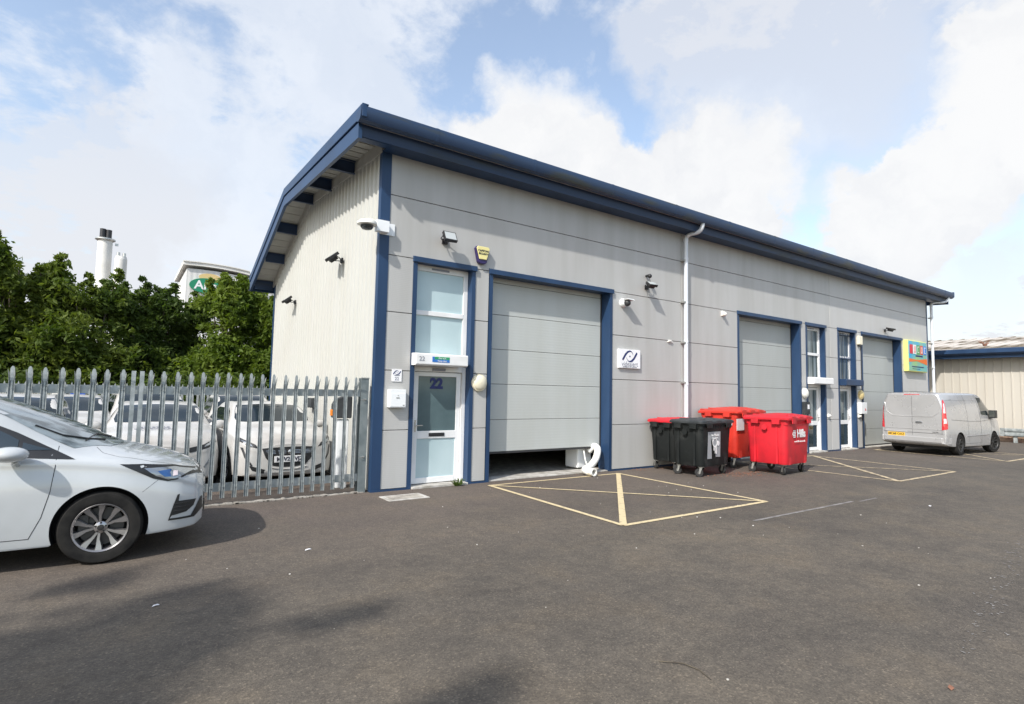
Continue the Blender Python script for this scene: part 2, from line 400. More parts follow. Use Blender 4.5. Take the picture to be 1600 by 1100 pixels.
# long soft tyre lanes and old spills
mpg = nd(m, 'ShaderNodeMapping'); mpg.inputs['Scale'].default_value = (.16, .9, 1); mpg.inputs['Rotation'].default_value = (0, 0, R(12)); lk(m, tcg.outputs['Object'], mpg.inputs['Vector'])
ln_ = nd(m, 'ShaderNodeTexNoise'); ln_.inputs['Scale'].default_value = 1.0; ln_.inputs['Detail'].default_value = 5; lk(m, mpg.outputs[0], ln_.inputs['Vector'])
c = gmix('MULTIPLY', .9, c, gramp(ln_.outputs['Fac'], [(.36, (.90, .90, .90)), (.50, (1., 1., 1.)), (.62, (1.08, 1.07, 1.05))]))
sp_ = nd(m, 'ShaderNodeTexNoise'); sp_.inputs['Scale'].default_value = .9; sp_.inputs['Detail'].default_value = 9; sp_.inputs['Distortion'].default_value = .6; lk(m, tcg.outputs['Object'], sp_.inputs['Vector'])
c = gmix('MULTIPLY', .8, c, gramp(sp_.outputs['Fac'], [(.27, (.82, .82, .83)), (.33, (1., 1., 1.))]))
# reddish dust near the unit fronts
sx = nd(m, 'ShaderNodeSeparateXYZ'); lk(m, tcg.outputs['Object'], sx.inputs[0])
nr = nd(m, 'ShaderNodeMapRange'); nr.inputs['From Min'].default_value = 4.5; nr.inputs['From Max'].default_value = 8.2; lk(m, sx.outputs[1], nr.inputs['Value'])
dm = nd(m, 'ShaderNodeMath', operation='MULTIPLY'); lk(m, nr.outputs[0], dm.inputs[0]); lk(m, gn(1.1, 7), dm.inputs[1])
c = gmix('MIX', dm.outputs[0], c, gmix('MULTIPLY', 1., (.132, .105, .092), stone))
# greyer, cooler in the open yard to the right
nr2 = nd(m, 'ShaderNodeMapRange'); nr2.inputs['From Min'].default_value = 6; nr2.inputs['From Max'].default_value = 16; nr2.inputs['To Max'].default_value = .5; lk(m, sx.outputs[0], nr2.inputs['Value'])
c = gmix('MULTIPLY', nr2.outputs[0], c, (.93, .98, 1.05))
lk(m, c, b.inputs['Base Color'])
bp = nd(m, 'ShaderNodeBump'); bp.inputs['Strength'].default_value = .40; bp.inputs['Distance'].default_value = .005
lk(m, v.outputs['Distance'], bp.inputs['Height']); lk(m, bp.outputs[0], b.inputs['Normal'])
g = MB(); S_ = 600
g.add([(-S_, -S_, 0), (S_, -S_, 0), (S_, S_, 0), (-S_, S_, 0)], [(0, 1, 2, 3)])
tag(g.build('ground', 'asphalt', fix=False), kind='structure')

# painted loading bays: outline and crossed diagonals
def stripe(mb, a, b_, wd, z):
    a, b_ = Vector((*a, 0)), Vector((*b_, 0)); d = (b_-a).normalized(); n = Vector((-d.y, d.x, 0))*wd/2
    mb.add([(*(a-n).xy, z), (*(b_-n).xy, z), (*(b_+n).xy, z), (*(a+n).xy, z)], [(0, 1, 2, 3)])
def bay(name, q, wd, label, matn, wids=(1, 1, 1, 1, 1, 1)):
    mb = MB(); A, B_, C_, D_ = q
    for i, (s, e) in enumerate(((A, B_), (B_, C_), (C_, D_), (D_, A), (A, C_), (B_, D_))):
        stripe(mb, s, e, wd*wids[i], .004 + .0012*i)
    o = mb.build(name, matn, fix=False); tag(o, label, 'road marking', 'crossed loading bays painted outside the units')
bay('bay_marking', ((5.3, 8.24), (8.44, 8.23), (8.33, 4.95), (5.19, 4.97)), .075, 'cream crossed box painted on tarmac in front of the part-open roller door', 'line_paint', (.8, 1, 1, 1, .8, 1.2))
bay('bay_marking', ((12.64, 8.22), (16.05, 8.15), (15.79, 4.78), (12.79, 4.80)), .085, 'faded cream crossed box painted on tarmac to the right of the red bins', 'line_worn', (.8, 1, .9, 1, .8, 1.2))
bay('bay_marking', ((19.9, 8.15), (23.2, 8.1), (23.0, 4.8), (19.9, 4.85)), .085, 'cream crossed box painted on tarmac beneath the silver van', 'line_worn', (.8, 1, 1, 1, .8, 1))
mb = MB(); stripe(mb, (6.9, 4.28), (9.6, 4.26), .05, .004); stripe(mb, (9.7, 4.2), (10.3, 4.2), .04, .004)
tag(mb.build('scuff_mark', 'scuff', fix=False), 'long pale scuffed streak on tarmac beyond the point of the nearest box', 'scuff mark')
# cover by the door of unit 22
e = empty('drain_cover', (3.6, 7.96, 0), 0, 'pale concrete rimmed inspection cover in tarmac by the fence post', 'drain cover')
mb = MB(); mb.box(-.33, .33, -.2, .2, -.01, .008); mb.build('rim', 'concrete_light', e, bevel=.003)
mb = MB(); mb.box(-.26, .26, -.135, .135, .0, .013)
for i in range(9): mb.box(-.22+.055*i, -.2+.055*i, -.11, .11, .012, .016)
mb.build('lid', 'concrete', e)
mb = MB(); mb.box(-6, 3.2, 8.62, 8.70, -.05, .012)
for k in range(60): x = random.uniform(-1, 3.1); mb.box(x, x+random.uniform(.02, .09), 8.60, 8.70, .0, .016+random.uniform(0, .006))
tag(mb.build('kerb', 'concrete', bevel=.002), kind='structure')
# ---------------------------------------------------------------- the industrial units
XL, XR, YB = 3.29, 25.85, 16.3
bld = empty('industrial_building', (XL, D, 0), 0, 'long low grey industrial building with blue trim, three roller doors and overhanging roof', 'building')
bl = Vector((XL, D, 0))
def BP(name, mb, mats, parent=None, **kw):
    """part of the building; vertices are given in world metres"""
    mb.v = [(x-bl.x, y-bl.y, z-bl.z) for x, y, z in mb.v]
    return mb.build(name, mats, parent or bld, **kw)
TH = .12
ops = [(3.97, 5.05, 0, 3.80), (5.49, 8.50, 0, 3.80), (13.22, 16.25, 0, 3.80), (16.67, 17.70, 0, 3.80), (18.62, 19.70, 0, 3.80), (20.25, 23.30, 0, 3.80)]
rows = [.03, .97, 1.94, 2.90, 3.84, 4.85, 5.60]
GAP = .006
lowcols = [(3.45, 3.90), (5.11, 5.41), (8.57, 10.87), (10.885, 13.16), (16.32, 16.62), (17.76, 18.085), (18.095, 18.57), (19.77, 20.20), (23.36, XR-.07)]
hicols = [(3.45, 10.87), (10.885, 18.085), (18.095, XR-.07)]
for i in range(6):
    if i + 1 >= len(rows): break
    for x0, x1 in (lowcols if i < 4 else hicols):
        mb = MB(); mb.box(x0, x1, D, D+TH, rows[i]+GAP, rows[i+1]-GAP)
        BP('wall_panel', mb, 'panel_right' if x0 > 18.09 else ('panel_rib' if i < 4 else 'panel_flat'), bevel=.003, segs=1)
# inner leaf behind the joints, with the openings left free
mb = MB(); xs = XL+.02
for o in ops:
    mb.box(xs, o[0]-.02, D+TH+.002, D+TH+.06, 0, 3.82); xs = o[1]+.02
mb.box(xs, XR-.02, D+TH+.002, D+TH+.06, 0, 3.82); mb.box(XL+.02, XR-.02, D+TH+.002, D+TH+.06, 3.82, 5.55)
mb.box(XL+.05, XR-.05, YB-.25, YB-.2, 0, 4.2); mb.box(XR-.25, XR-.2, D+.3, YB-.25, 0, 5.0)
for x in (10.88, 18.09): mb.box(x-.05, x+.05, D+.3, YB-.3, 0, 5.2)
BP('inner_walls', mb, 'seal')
mb = MB(); mb.box(XL+.3, XR-.3, D+.35, YB-.3, .0, .02)
BP('floor_slab', mb, 'concrete')
# threshold strips
for o in (ops[1], ops[2], ops[5]): mb = MB(); mb.box(o[0]+.01, o[1]-.01, D+.02, D+.42, 0, .022); BP('threshold', mb, 'concrete_light', bevel=.004)
for o in (ops[0], ops[3], ops[4]): mb = MB(); mb.box(o[0]+.01, o[1]-.01, D-.06, D+.2, 0, .035); BP('door_step', mb, 'concrete_light', bevel=.004)
# base flashing
for x0, x1 in ((XL, 3.97), (5.05, 5.49), (8.50, 13.22), (16.25, 16.67), (17.70, 18.62), (19.70, 20.25), (23.30, XR)):
    mb = MB(); mb.box(x0, x1, D-.02, D+.05, 0, .028); BP('base_flashing', mb, 'blue')
# gable sheeting: real trapezoidal ribs under a two-slope roof line
YR, ZF, ZR, ZE = 13.0, 5.52, 5.80, 4.42
def zwall(y): return ZF + (ZR-ZF)*(y-D)/(YR-D) if y < YR else ZR + (ZE-ZR)*(y-YR)/(YB-YR)
def zroof(y): return zwall(y) + .20
mb = MB(); prof = []; y = D+.02
while y < YB-.02:
    for dy, dx in ((0, 0), (.105, 0), (.125, -.032), (.175, -.032)):
        if y+dy < YB-.03: prof.append((y+dy, XL+.035+dx))
    y += .195
prof.append((YB-.03, XL+.035))
rowb = [(x, y, 0.02) for y, x in prof]; rowt = [(x, y, zwall(y)+.25) for y, x in prof]
mb.grid([rowb, rowt])
BP('gable_sheeting', mb, 'gable_sheet')
mb = MB(); back = [(D+TH, 0), (YB-.02, 0), (YB-.02, zwall(YB)), (YR, ZR), (D+TH, ZF)]
mb.prism(back, XL+.045, XL+.09); mb.prism([(D+.02, 0), (YB-.02, 0), (YB-.02, zwall(YB)), (YR, ZR), (D+.02, ZF)], XR-.09, XR-.005)
mb.box(XL+.1, XR-.1, YB-.1, YB-.02, 0, ZE)
BP('side_and_rear_walls', mb, 'gable_sheet')
# plain flashing band at the top of the gable, under the roof
def zband(y): return zwall(y)
mb = MB(); mb.prism([(D-.0, zband(D)-.0), (YR, ZR), (YB, ZE), (YB, ZE+.21), (YR, ZR+.21), (D, ZF+.21)], XL-.02, XL+.03)
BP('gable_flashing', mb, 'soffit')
# blue corner trims
mb = MB(); mb.box(XL-.008, XL+.16, D-.012, D+.02, 0, 5.56); mb.box(XL-.008, XL+.02, D+.0205, D+.10, 0, 5.52); BP('corner_trim', mb, 'blue', bevel=.003)
mb = MB(); mb.box(XL-.01, XL+.02, YB-.10, YB+.012, 0, ZE-.01); BP('corner_trim', mb, 'blue')
mb = MB(); mb.box(XR-.065, XR+.012, D-.012, D+.03, 0, 5.53); mb.box(XR-.01, XR+.012, D+.0305, D+.12, 0, 5.50); BP('corner_trim', mb, 'blue', bevel=.003)
# roof
X0, X1, YF, YE = 2.76, 26.85, 8.08, 16.75
mb = MB()
def zr(y): return zroof(y) if y >= D else zroof(D) + (ZR-ZF)/(YR-D)*(y-D)
for (x0, x1) in ((X0+.03, X1-.03),):
    n = 90
    mb.prism([(YF, zr(YF)), (YR, zr(YR)), (YE, zr(YE)), (YE, zr(YE)+.10), (YR, zr(YR)+.10), (YF, zr(YF)+.10)], x0, x1)
BP('roof', mb, 'roof_sheet')
# soffit liner, a little lower and lighter, only outside the walls
mb = MB()
mb.add([(X0+.03, YF+.1, zr(YF+.1)-.006), (XL-.0, YF+.1, zr(YF+.1)-.006), (XL-.0, YR, zr(YR)-.006), (X0+.03, YR, zr(YR)-.006), (XL, YE-.05, zr(YE-.05)-.006), (X0+.03, YE-.05, zr(YE-.05)-.006)], [(0, 1, 2, 3), (3, 2, 4, 5)])
k = YF+.3
while k < YE-.2:
    z = zr(k)-.008
    mb.box(X0+.04, XL-.03, k, k+.012, z-.012, z+.002); k += .25
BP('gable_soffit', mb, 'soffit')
mb = MB(); mb.box(XL, X1-.4, 8.21, D+.0, 5.53, 5.56); mb.box(X0+.04, XL, 8.21, 8.36, 5.50, 5.515)
BP('front_soffit', mb, 'blue')
for (y, dz) in ((9.9, 0), (11.3, 0), (12.65, 0), (14.0, 0), (15.2, 0), (16.45, 0)):
    mb = MB(); z = zr(y)
    mb.box(X0+.05, XL-.022, y-.008, y+.008, z-.24, z-.02); mb.box(X0+.05, XL-.022, y-.06, y+.008, z-.252, z-.24); mb.box(X0+.05, XL-.022, y-.06, y+.06, z-.02, z-.01)
    BP('purlin_end', mb, 'blue_shaded')
# verge trims on both ends: rolled top over a flat board
for xa, xb, sgn in ((X0-.03, X0+.03, -1), (X1-.03, X1+.03, 1)):
    t = MB(); P1 = [(YF-.12, 5.90), (YR, 6.06), (YE, 4.66)]; lo = [(YF-.12, 5.72), (YR, 5.91), (YE, 4.52)]
    t.prism(P1 + lo[::-1], xa-.02*(sgn < 0), xb+.02*(sgn > 0), 'x'); t.prism([(YF-.12, 5.90), (YR, 6.06), (YE, 4.66), (YE, 4.68), (YR, 6.085), (YF-.12, 5.925)], xa-.02*(sgn < 0), xb+.02, 'x')
    BP('verge_cap', t, 'blue', bevel=.008)
    t = MB(); b0 = [(8.16, 5.46), (YR, 5.69), (YE, 4.27)]; b1 = [(8.16, 5.695), (YR, 5.885), (YE, 4.495)]
    t.prism(b1 + b0[::-1], xa, xb, 'x'); BP('verge_board', t, 'blue')
mb = MB(); mb.box(X0, X1, YE-.03, YE+.02, 4.28, 4.62); BP('rear_fascia', mb, 'blue')
# gutter along the front and the fascia under it
gp = [(8.16, 5.70), (8.07, 5.665), (8.00, 5.69), (7.965, 5.76), (7.96, 5.85), (7.965, 5.885), (7.985, 5.90), (8.0, 5.885), (7.995, 5.84), (8.05, 5.83), (8.16, 5.84)]
mb = MB(); mb.prism(gp, X0-.07, 26.9); BP('gutter', mb, 'blue_gutter', smooth=35)
for x in [X0+1.2+2.0*i for i in range(12)]: mb = MB(); mb.prism([(y+(-.004 if y < 8.1 else 0), z+(-.004 if z < 5.75 else .003)) for y, z in gp], x, x+.05); BP('gutter_union', mb, 'blue_gutter', smooth=35)
mb = MB(); mb.prism([(8.19, 5.51), (8.215, 5.51), (8.18, 5.80), (8.155, 5.80)], X0+.035, X1-.03); BP('fascia', mb, 'blue_shaded')

# frames round the openings
def surround(o, face=.07, cap=True):
    mb = MB(); x0, x1, z0, z1 = o
    mb.box(x0-face, x0, D-.014, D+.0-.001, 0, z1); mb.box(x1, x1+face, D-.014, D-.001, 0, z1)
    mb.box(x0-.001, x0+.004, D-.013, D+.30, .02, z1); mb.box(x1-.004, x1+.001, D-.013, D+.30, .02, z1)
    mb.box(x0+.004, x1-.004, D-.004, D+.30, z1-.005, z1)
    if cap: mb.prism([(D-.05, z1-.012), (D-.05, z1+.075), (D-.001, z1+.09), (D-.001, z1-.012)], x0-face-.012, x1+face+.012)
    BP('opening_trim', mb, 'blue')
for o in ops: surround(o)

# sectional roller doors
def roller(o, zb, seams, matn='roller'):
    x0, x1 = o[0]+.006, o[1]-.006; Y = D+.25
    zs = [zb] + [s for s in seams if s > zb+.05] + [3.81]
    first = MB()
    for i in range(len(zs)-1): first.box(x0+.03, x1-.03, Y, Y+.04, zs[i]+.004, zs[i+1]-.004)
    d = BP('roller_door', first, matn, bevel=.004, segs=1)
    s = MB(); s.box(x0, x0+.03, Y-.01, Y+.05, zb, 3.8); s.box(x1-.03, x1, Y-.01, Y+.05, zb, 3.8); s.box(x0+.03, x1-.03, Y+.012, Y+.035, zb, 3.8); s.box(x0+.03, x1-.03, Y-.006, Y+.046, zb-.035, zb)
    BP('rubber_seal', s, 'seal', d)
    return d
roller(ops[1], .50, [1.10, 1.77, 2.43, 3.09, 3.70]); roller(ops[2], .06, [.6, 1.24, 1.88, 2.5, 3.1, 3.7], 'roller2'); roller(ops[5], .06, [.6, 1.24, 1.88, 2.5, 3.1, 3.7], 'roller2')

# personnel doors, windows above, shutter boxes between
def door_and_window(o, style):
    x0, x1 = o[0]+.006, o[1]-.006; Y = D+.13; fr = 'upvc'
    xr = x1-.10                                                # frame ends short of the reveal
    # door frame
    f = MB(); top = 2.04
    f.box(x0, x0+.07, Y, Y+.07, .035, top); f.box(x1-.07, x1, Y, Y+.07, .035, top); f.box(x0+.07, x1-.07, Y, Y+.07, top-.09, top)
    f = BP('door_frame', f, fr, bevel=.005)
    Yl = Y+.035; a, c = x0+.078, x1-.078
    lf = MB(); st = .085
    lf.box(a, a+st, Yl, Yl+.05, .05, top-.10); lf.box(c-st, c, Yl, Yl+.05, .05, top-.10)
    lf.box(a+st, c-st, Yl, Yl+.05, .05, .14); lf.box(a+st, c-st, Yl, Yl+.05, .80, .93); lf.box(a+st, c-st, Yl, Yl+.05, top-.17, top-.10)
    d = BP('door', lf, fr, bevel=.005)
    g1 = MB(); g1.box(a+st-.002, c-st+.002, Yl+.018, Yl+.028, .93, top-.17); BP('pane', g1, {'22': 'frosted_dark'}.get(style, 'curtain'), d)
    g2 = MB(); g2.box(a+st-.002, c-st+.002, Yl+.018, Yl+.028, .14, .80); BP('pane', g2, {'22': 'frosted'}.get(style, 'glass_dark'), d)
    h = MB(); hx = a+.045 if style == '22' else c-.045; dr = 1 if style == '22' else -1
    h.box(hx-.016, hx+.016, Yl-.008, Yl, .92, 1.12); h.tube([(hx, Yl-.005, 1.03), (hx, Yl-.05, 1.03), (hx+dr*.12, Yl-.05, 1.03)], .009, 8)
    BP('handle', h, 'chrome', d, smooth=40)
    if style == '22':
        xc = (a+c)/2
        lp = MB(); lp.box(xc-.15, xc+.15, Yl-.010, Yl, .835, .895); lp.box(xc-.125, xc+.125, Yl-.014, Yl-.010, .85, .882)
        BP('letter_plate', lp, 'black_metal', d, bevel=.003)
        t = text('door_number', '22', .245, (xc-.02-bl.x, Yl+.012-bl.y, 1.74), 'navy', d, bold=.012, ext=.003)
        cl = MB(); cl.box(xc-.13, xc+.11, Y-.03, Y-.0005, top-.075, top-.03); BP('door_closer', cl, 'grey_text', f)
    else:
        nt_ = MB(); nt_.box(a+st+.03, a+st+.14, Yl+.012, Yl+.016, 1.30, 1.62); BP('notice', nt_, 'white_sign', d)
    # window
    zb, zt, zm = 2.10, 3.79, 2.96
    wf = MB(); sd = .055
    wf.box(x0, x0+.045, Y, Y+.07, zb, zt); wf.box(x1-.085, x1, Y, Y+.07, zb, zt); wf.box(x0+.045, x1-.085, Y, Y+.07, zt-.10, zt); wf.box(x0+.045, x1-.085, Y, Y+.07, zb, zb+.10)
    wf.box(x0+.045, x1-.085, Y-.004, Y+.066, zm-.04, zm+.04)
    w = BP('window', wf, 'upvc', bevel=.005)
    wg = 'frosted' if style == '22' else 'curtain'
    for z0, z1 in ((zb+.1, zm-.04), (zm+.04, zt-.1)):
        p = MB(); p.box(x0+.043, x1-.083, Y+.03, Y+.04, z0-.002, z1+.002); BP('pane', p, wg, w)
    vt = MB(); vt.box((x0+x1)/2-.2, (x0+x1)/2+.14, Y-.012, Y-.0005, zt-.07, zt-.035); BP('trickle_vent', vt, 'grey_text', w)
    if style == 'bars':
        br = MB(); n = 9
        for i in range(n): x = x0+.05+(x1-.09-x0-.05)*i/(n-1); br.cyl((x, Y-.02, zb+.05), (x, Y-.02, zt-.05), .008, n=6)
        for z in (zb+.08, zm-.03, zt-.1): br.box(x0+.02, x1-.03, Y-.03, Y-.012, z-.012, z+.012)
        BP('security_bars', br, 'blue', w)
    # shutter box
    sb = MB(); m_ = 'blue' if style == 'bars' else 'upvc'; y0 = D-.20 if style == '22' else D-.22
    sx0, sx1 = (x0-.03, x1-.10+.03) if style == '22' else (x0-.02, x1+.10)
    if style == '22': sx0, sx1 = 3.915, 4.895
    sb.prism([(y0, 2.06), (y0, 2.225), (y0+.015, 2.24), (Y-.002, 2.25), (Y-.002, 2.04), (y0+.03, 2.04)], sx0, sx1)
    s = BP('shutter_box', sb, m_, bevel=.006)
    if style == '22':
        text('unit_number', '22', .105, (sx0+.10-bl.x, y0-.003-bl.y, 2.145), 'grey_text', s)
        k = MB(); k.box(4.25, 4.53, y0-.004, y0-.0005, 2.145, 2.19, 0); k.box(4.25, 4.53, y0-.004, y0-.0005, 2.098, 2.144, 1); k.box(4.205, 4.248, y0-.004, y0-.0005, 2.10, 2.19, 1)
        st_ = BP('safety_sticker', k, ['green_sticker', 'blue_sticker'], s)
        text('sticker_writing', 'Fire exit', .042, (4.39-bl.x, y0-.006-bl.y, 2.167), 'white_sign', st_, ext=.0008)
        text('sticker_writing', 'Keep clear', .040, (4.39-bl.x, y0-.006-bl.y, 2.121), 'white_sign', st_, ext=.0008)
door_and_window(ops[0], '22'); door_and_window(ops[3], 'plain'); door_and_window(ops[4], 'bars')

# downpipes with swan necks and brackets
def downpipe(x, xg, z0, matn, zt=5.36):
    p = MB(); y = D-.10
    p.cyl((x, y, z0), (x, y, zt), .048, n=16)
    def arc(a, b_, c_, n=6): return [a.lerp(b_, t/n).lerp(b_.lerp(c_, t/n), t/n) for t in range(n+1)]
    A, B_, C_, D_ = Vector((x, y, zt)), Vector((x, y, zt+.14)), Vector((xg, 8.06, zt+.12)), Vector((xg, 8.06, 5.70))
    mid = B_.lerp(C_, .5); pts = arc(A, B_, mid) + arc(mid, C_, D_)[1:]
    p.tube(pts, .048, 14)
    for z in (z0+.95, z0+1.9, z0+2.9, 4.9):
        if z < zt: p.cyl((x, y, z-.03), (x, y, z+.03), .056, n=16)
    p.cyl((x, y, zt-.04), (x, y, zt+.03), .056, n=16)
    o = BP('downpipe', p, matn, smooth=50)
    k = MB()
    for z in (1.93, 2.88, 3.85, 4.86): k.box(x-.085, x+.06, y-.03, D-.001, z-.02, z+.02)
    BP('pipe_bracket', k, 'zinc', o)
downpipe(10.93, 11.02, 0.0, 'pipe_grey'); downpipe(XR+.18, 26.55, 0.0, 'pipe_grey')
bpy.context.view_layer.update()
def mk(name, loc, rz, label, cat, group=None): return empty(name, loc, rz, label, cat, group)
# ---- flood lights
def flood(loc, rz, tilt, label, w_=.24, h_=.19, rod=None, group='flood lights on the building'):
    e = mk('flood_light', loc, rz, label, 'flood light', group)
    m_ = Matrix.Rotation(tilt, 3, 'X'); c = Vector((0, -.20, 0))
    b = MB(); b.obox(c, w_, .055, h_, m_); b.obox(c + m_ @ Vector((0, .04, 0)), w_*.7, .05, h_*.6, m_)
    for i in range(5): b.obox(c + m_ @ Vector((-w_*.3+i*w_*.15, .075, 0)), .006, .03, h_*.5, m_)
    b.build('housing', 'black_metal', e, bevel=.006)
    g = MB(); g.obox(c + m_ @ Vector((0, -.0295, 0)), w_*.86, .004, h_*.80, m_); g.build('lens', 'lens_glass', e)
    k = MB(); k.tube([(-w_*.55, -.20, 0), (-w_*.55, -.12, -.03), (-.03, -.03, -.05)], .009, 6); k.tube([(w_*.55, -.20, 0), (w_*.55, -.12, -.03), (.03, -.03, -.05)], .009, 6)
    k.box(-.05, .05, -.03, 0, -.09, .0); k.build('bracket', 'black_metal', e)
    return e
flood((4.47, D, 4.27), 0, R(-28), 'black flood light with pale lens above the door of unit 22')
e = flood((9.64, D, 4.10), R(-10), R(-55), 'small black flood light under a sensor, right of the near roller door', .22, .17)
s = MB(); s.cyl((0, 0, .22), (0, -.08, .22), .028, n=10); s.sphere((.0, -.13, .20), .05, 8); s.tube([(0, -.10, .18), (.03, -.12, .07), (.02, -.1, 0)], .006, 6); s.build('motion_sensor', 'black_metal', e, smooth=40)
e = flood((22.0, D, 4.10), 0, R(-75), 'slim flood light above the far roller door, seen edge on', .40, .16)
for (y, z, lab) in ((10.45, 4.10, 'black flood light on the cream side wall, nearer of the two on that wall'), (13.9, 3.72, 'black flood light on the cream side wall, lower and further back')):
    flood((XL-.0, y, z), R(-90), R(-50), lab, .30, .2)
# ---- corner camera on its white bracket
e = mk('security_camera', (3.30, D, 4.25), 0, 'white domed security camera on a bracket wrapped round the blue building corner', 'security camera', 'security cameras')
b = MB(); b.box(-.02, .24, -.018, -.012, -.10, .10); b.box(-.11, .10, -.13, -.018, -.085, .10); b.build('mount', 'white_box', e, bevel=.004)
b = MB(); b.tube([(-.10, -.07, .03), (-.18, -.09, .05), (-.25, -.12, .04)], .05, 12); b.lathe([(.0, .06), (.06, .055), (.13, .03), (.155, 0), (.155, -.03), (.12, -.04), (0, -.04)], (-.28, -.14, .0), (0, 0, 1), 28); b.build('hood', 'lamp_white', e, smooth=40)
b = MB(); b.lathe([(.105, -.042), (.10, -.07), (.07, -.105), (.0, -.12)], (-.28, -.14, .0), (0, 0, 1), 24); b.build('lens_dome', 'auto_glass', e, smooth=60)
# ---- eyeball camera
e = mk('security_camera', (8.88, D, 3.62), 0, 'white and black eyeball security camera right of the near roller door', 'security camera', 'security cameras')
b = MB(); b.lathe([(.0, 0), (.095, 0), (.095, .05), (.07, .10), (0, .11)], (0, 0, 0), (0, -1, 0), 24); b.build('base', 'white_box', e, smooth=45)
b = MB(); b.sphere((.02, -.13, -.01), .075, 10); b.build('eyeball', 'black_plastic', e, smooth=60)
b = MB(); b.prism([(-.07, .07), (.10, .07), (.15, .045), (.14, .035), (-.06, .05)], -.24, -.06, 'y'); b.build('visor', 'white_box', e, bevel=.004)
# ---- small things on the wall
e = mk('cable_clip', (10.45, D, 2.88), 0, 'small white conduit clip on a panel joint left of the downpipe', 'clip')
b = MB(); b.box(-.09, .09, -.03, 0, -.02, .0); b.box(-.05, .02, -.05, 0, .0, .03); b.build('body', 'white_plastic', e, bevel=.004)
e = mk('movement_sensor', (12.50, D, 3.74), 0, 'small white movement sensor up the wall between downpipe and middle roller door', 'sensor')
b = MB(); b.box(-.05, .05, -.05, 0, -.06, .06); b.sphere((0, -.08, -.02), .05, 8); b.build('body', 'white_plastic', e, smooth=40)
e = mk('movement_sensor', (17.86, D, 1.10), 0, 'small white fitting low on the grey pier between the two far doors', 'sensor')
b = MB(); b.box(-.04, .04, -.05, 0, -.05, .05); b.cyl((0, -.05, 0), (0, -.09, -.02), .03, n=12); b.build('body', 'white_plastic', e, smooth=40)
e = mk('movement_sensor', (19.86, D, 1.07), 0, 'small white fitting beneath the white post box', 'sensor')
b = MB(); b.box(-.04, .04, -.05, 0, -.05, .05); b.cyl((0, -.05, 0), (0, -.09, -.02), .03, n=12); b.build('body', 'white_plastic', e, smooth=40)
# ---- alarm box with two words
e = mk('alarm_box', (5.22, D, 4.11), 0, 'cream and dark purple wedge shaped alarm box reading CAPSTAN SECURITY', 'alarm box', 'alarm boxes')
b = MB(); out_ = [(-.15, .10), (-.12, .14), (.12, .14), (.15, .10), (.09, -.15), (.05, -.175), (-.05, -.175), (-.09, -.15)]
b.prism(out_, -.075, 0, 'y'); b.build('case', 'alarm_purple', e, bevel=.012)
b = MB(); b.prism([(-.138, .10), (-.115, .135), (.115, .135), (.138, .10), (.075, -.10), (-.075, -.10)], -.095, -.07, 'y'); b.build('front_cover', 'alarm_yellow', e, bevel=.008)
text('writing', 'CAPSTAN', .052, (0, -.097, .055), 'ink', e, bold=.001); text('writing', 'SECURITY', .046, (0, -.097, .0), 'ink', e, bold=.001)
e = mk('alarm_box', (19.98, D, 3.55), 0, 'plain cream alarm box beside the window with blue bars', 'alarm box', 'alarm boxes')
b = MB(); b.box(-.12, .12, -.09, 0, -.13, .16); b.build('case', 'lamp_cream', e, bevel=.015); b = MB(); b.box(-.08, .08, -.07, 0, -.19, -.13); b.build('base', 'black_plastic', e, bevel=.01)
b = MB(); b.box(-.0+.14, .165, -.02, 0, -3.5, -.15); b.build('cable_duct', 'black_plastic', e)
# ---- round bulkhead lamps
for (x, z, mm, lab) in ((5.235, 1.78, 'lamp_cream', 'round cream bulkhead lamp between door 22 and the near roller door'), (16.47, 1.76, 'lamp_white', 'round white bulkhead lamp left of the far white door'), (20.02, 1.76, 'lamp_yellow', 'round yellowed bulkhead lamp above the white post box')):
    e = mk('bulkhead_lamp', (x, D, z), 0, lab, 'wall lamp', 'round wall lamps')
    b = MB(); b.lathe([(0, 0), (.15, 0), (.155, .02), (.15, .05), (.12, .05)], (0, 0, 0), (0, -1, 0), 36); b.build('base', mm, e, smooth=35)
    b = MB(); b.lathe([(.135, .05), (.13, .07), (.10, .09), (.05, .102), (0, .105)], (0, 0, 0), (0, -1, 0), 36); b.build('diffuser', mm, e, smooth=60)
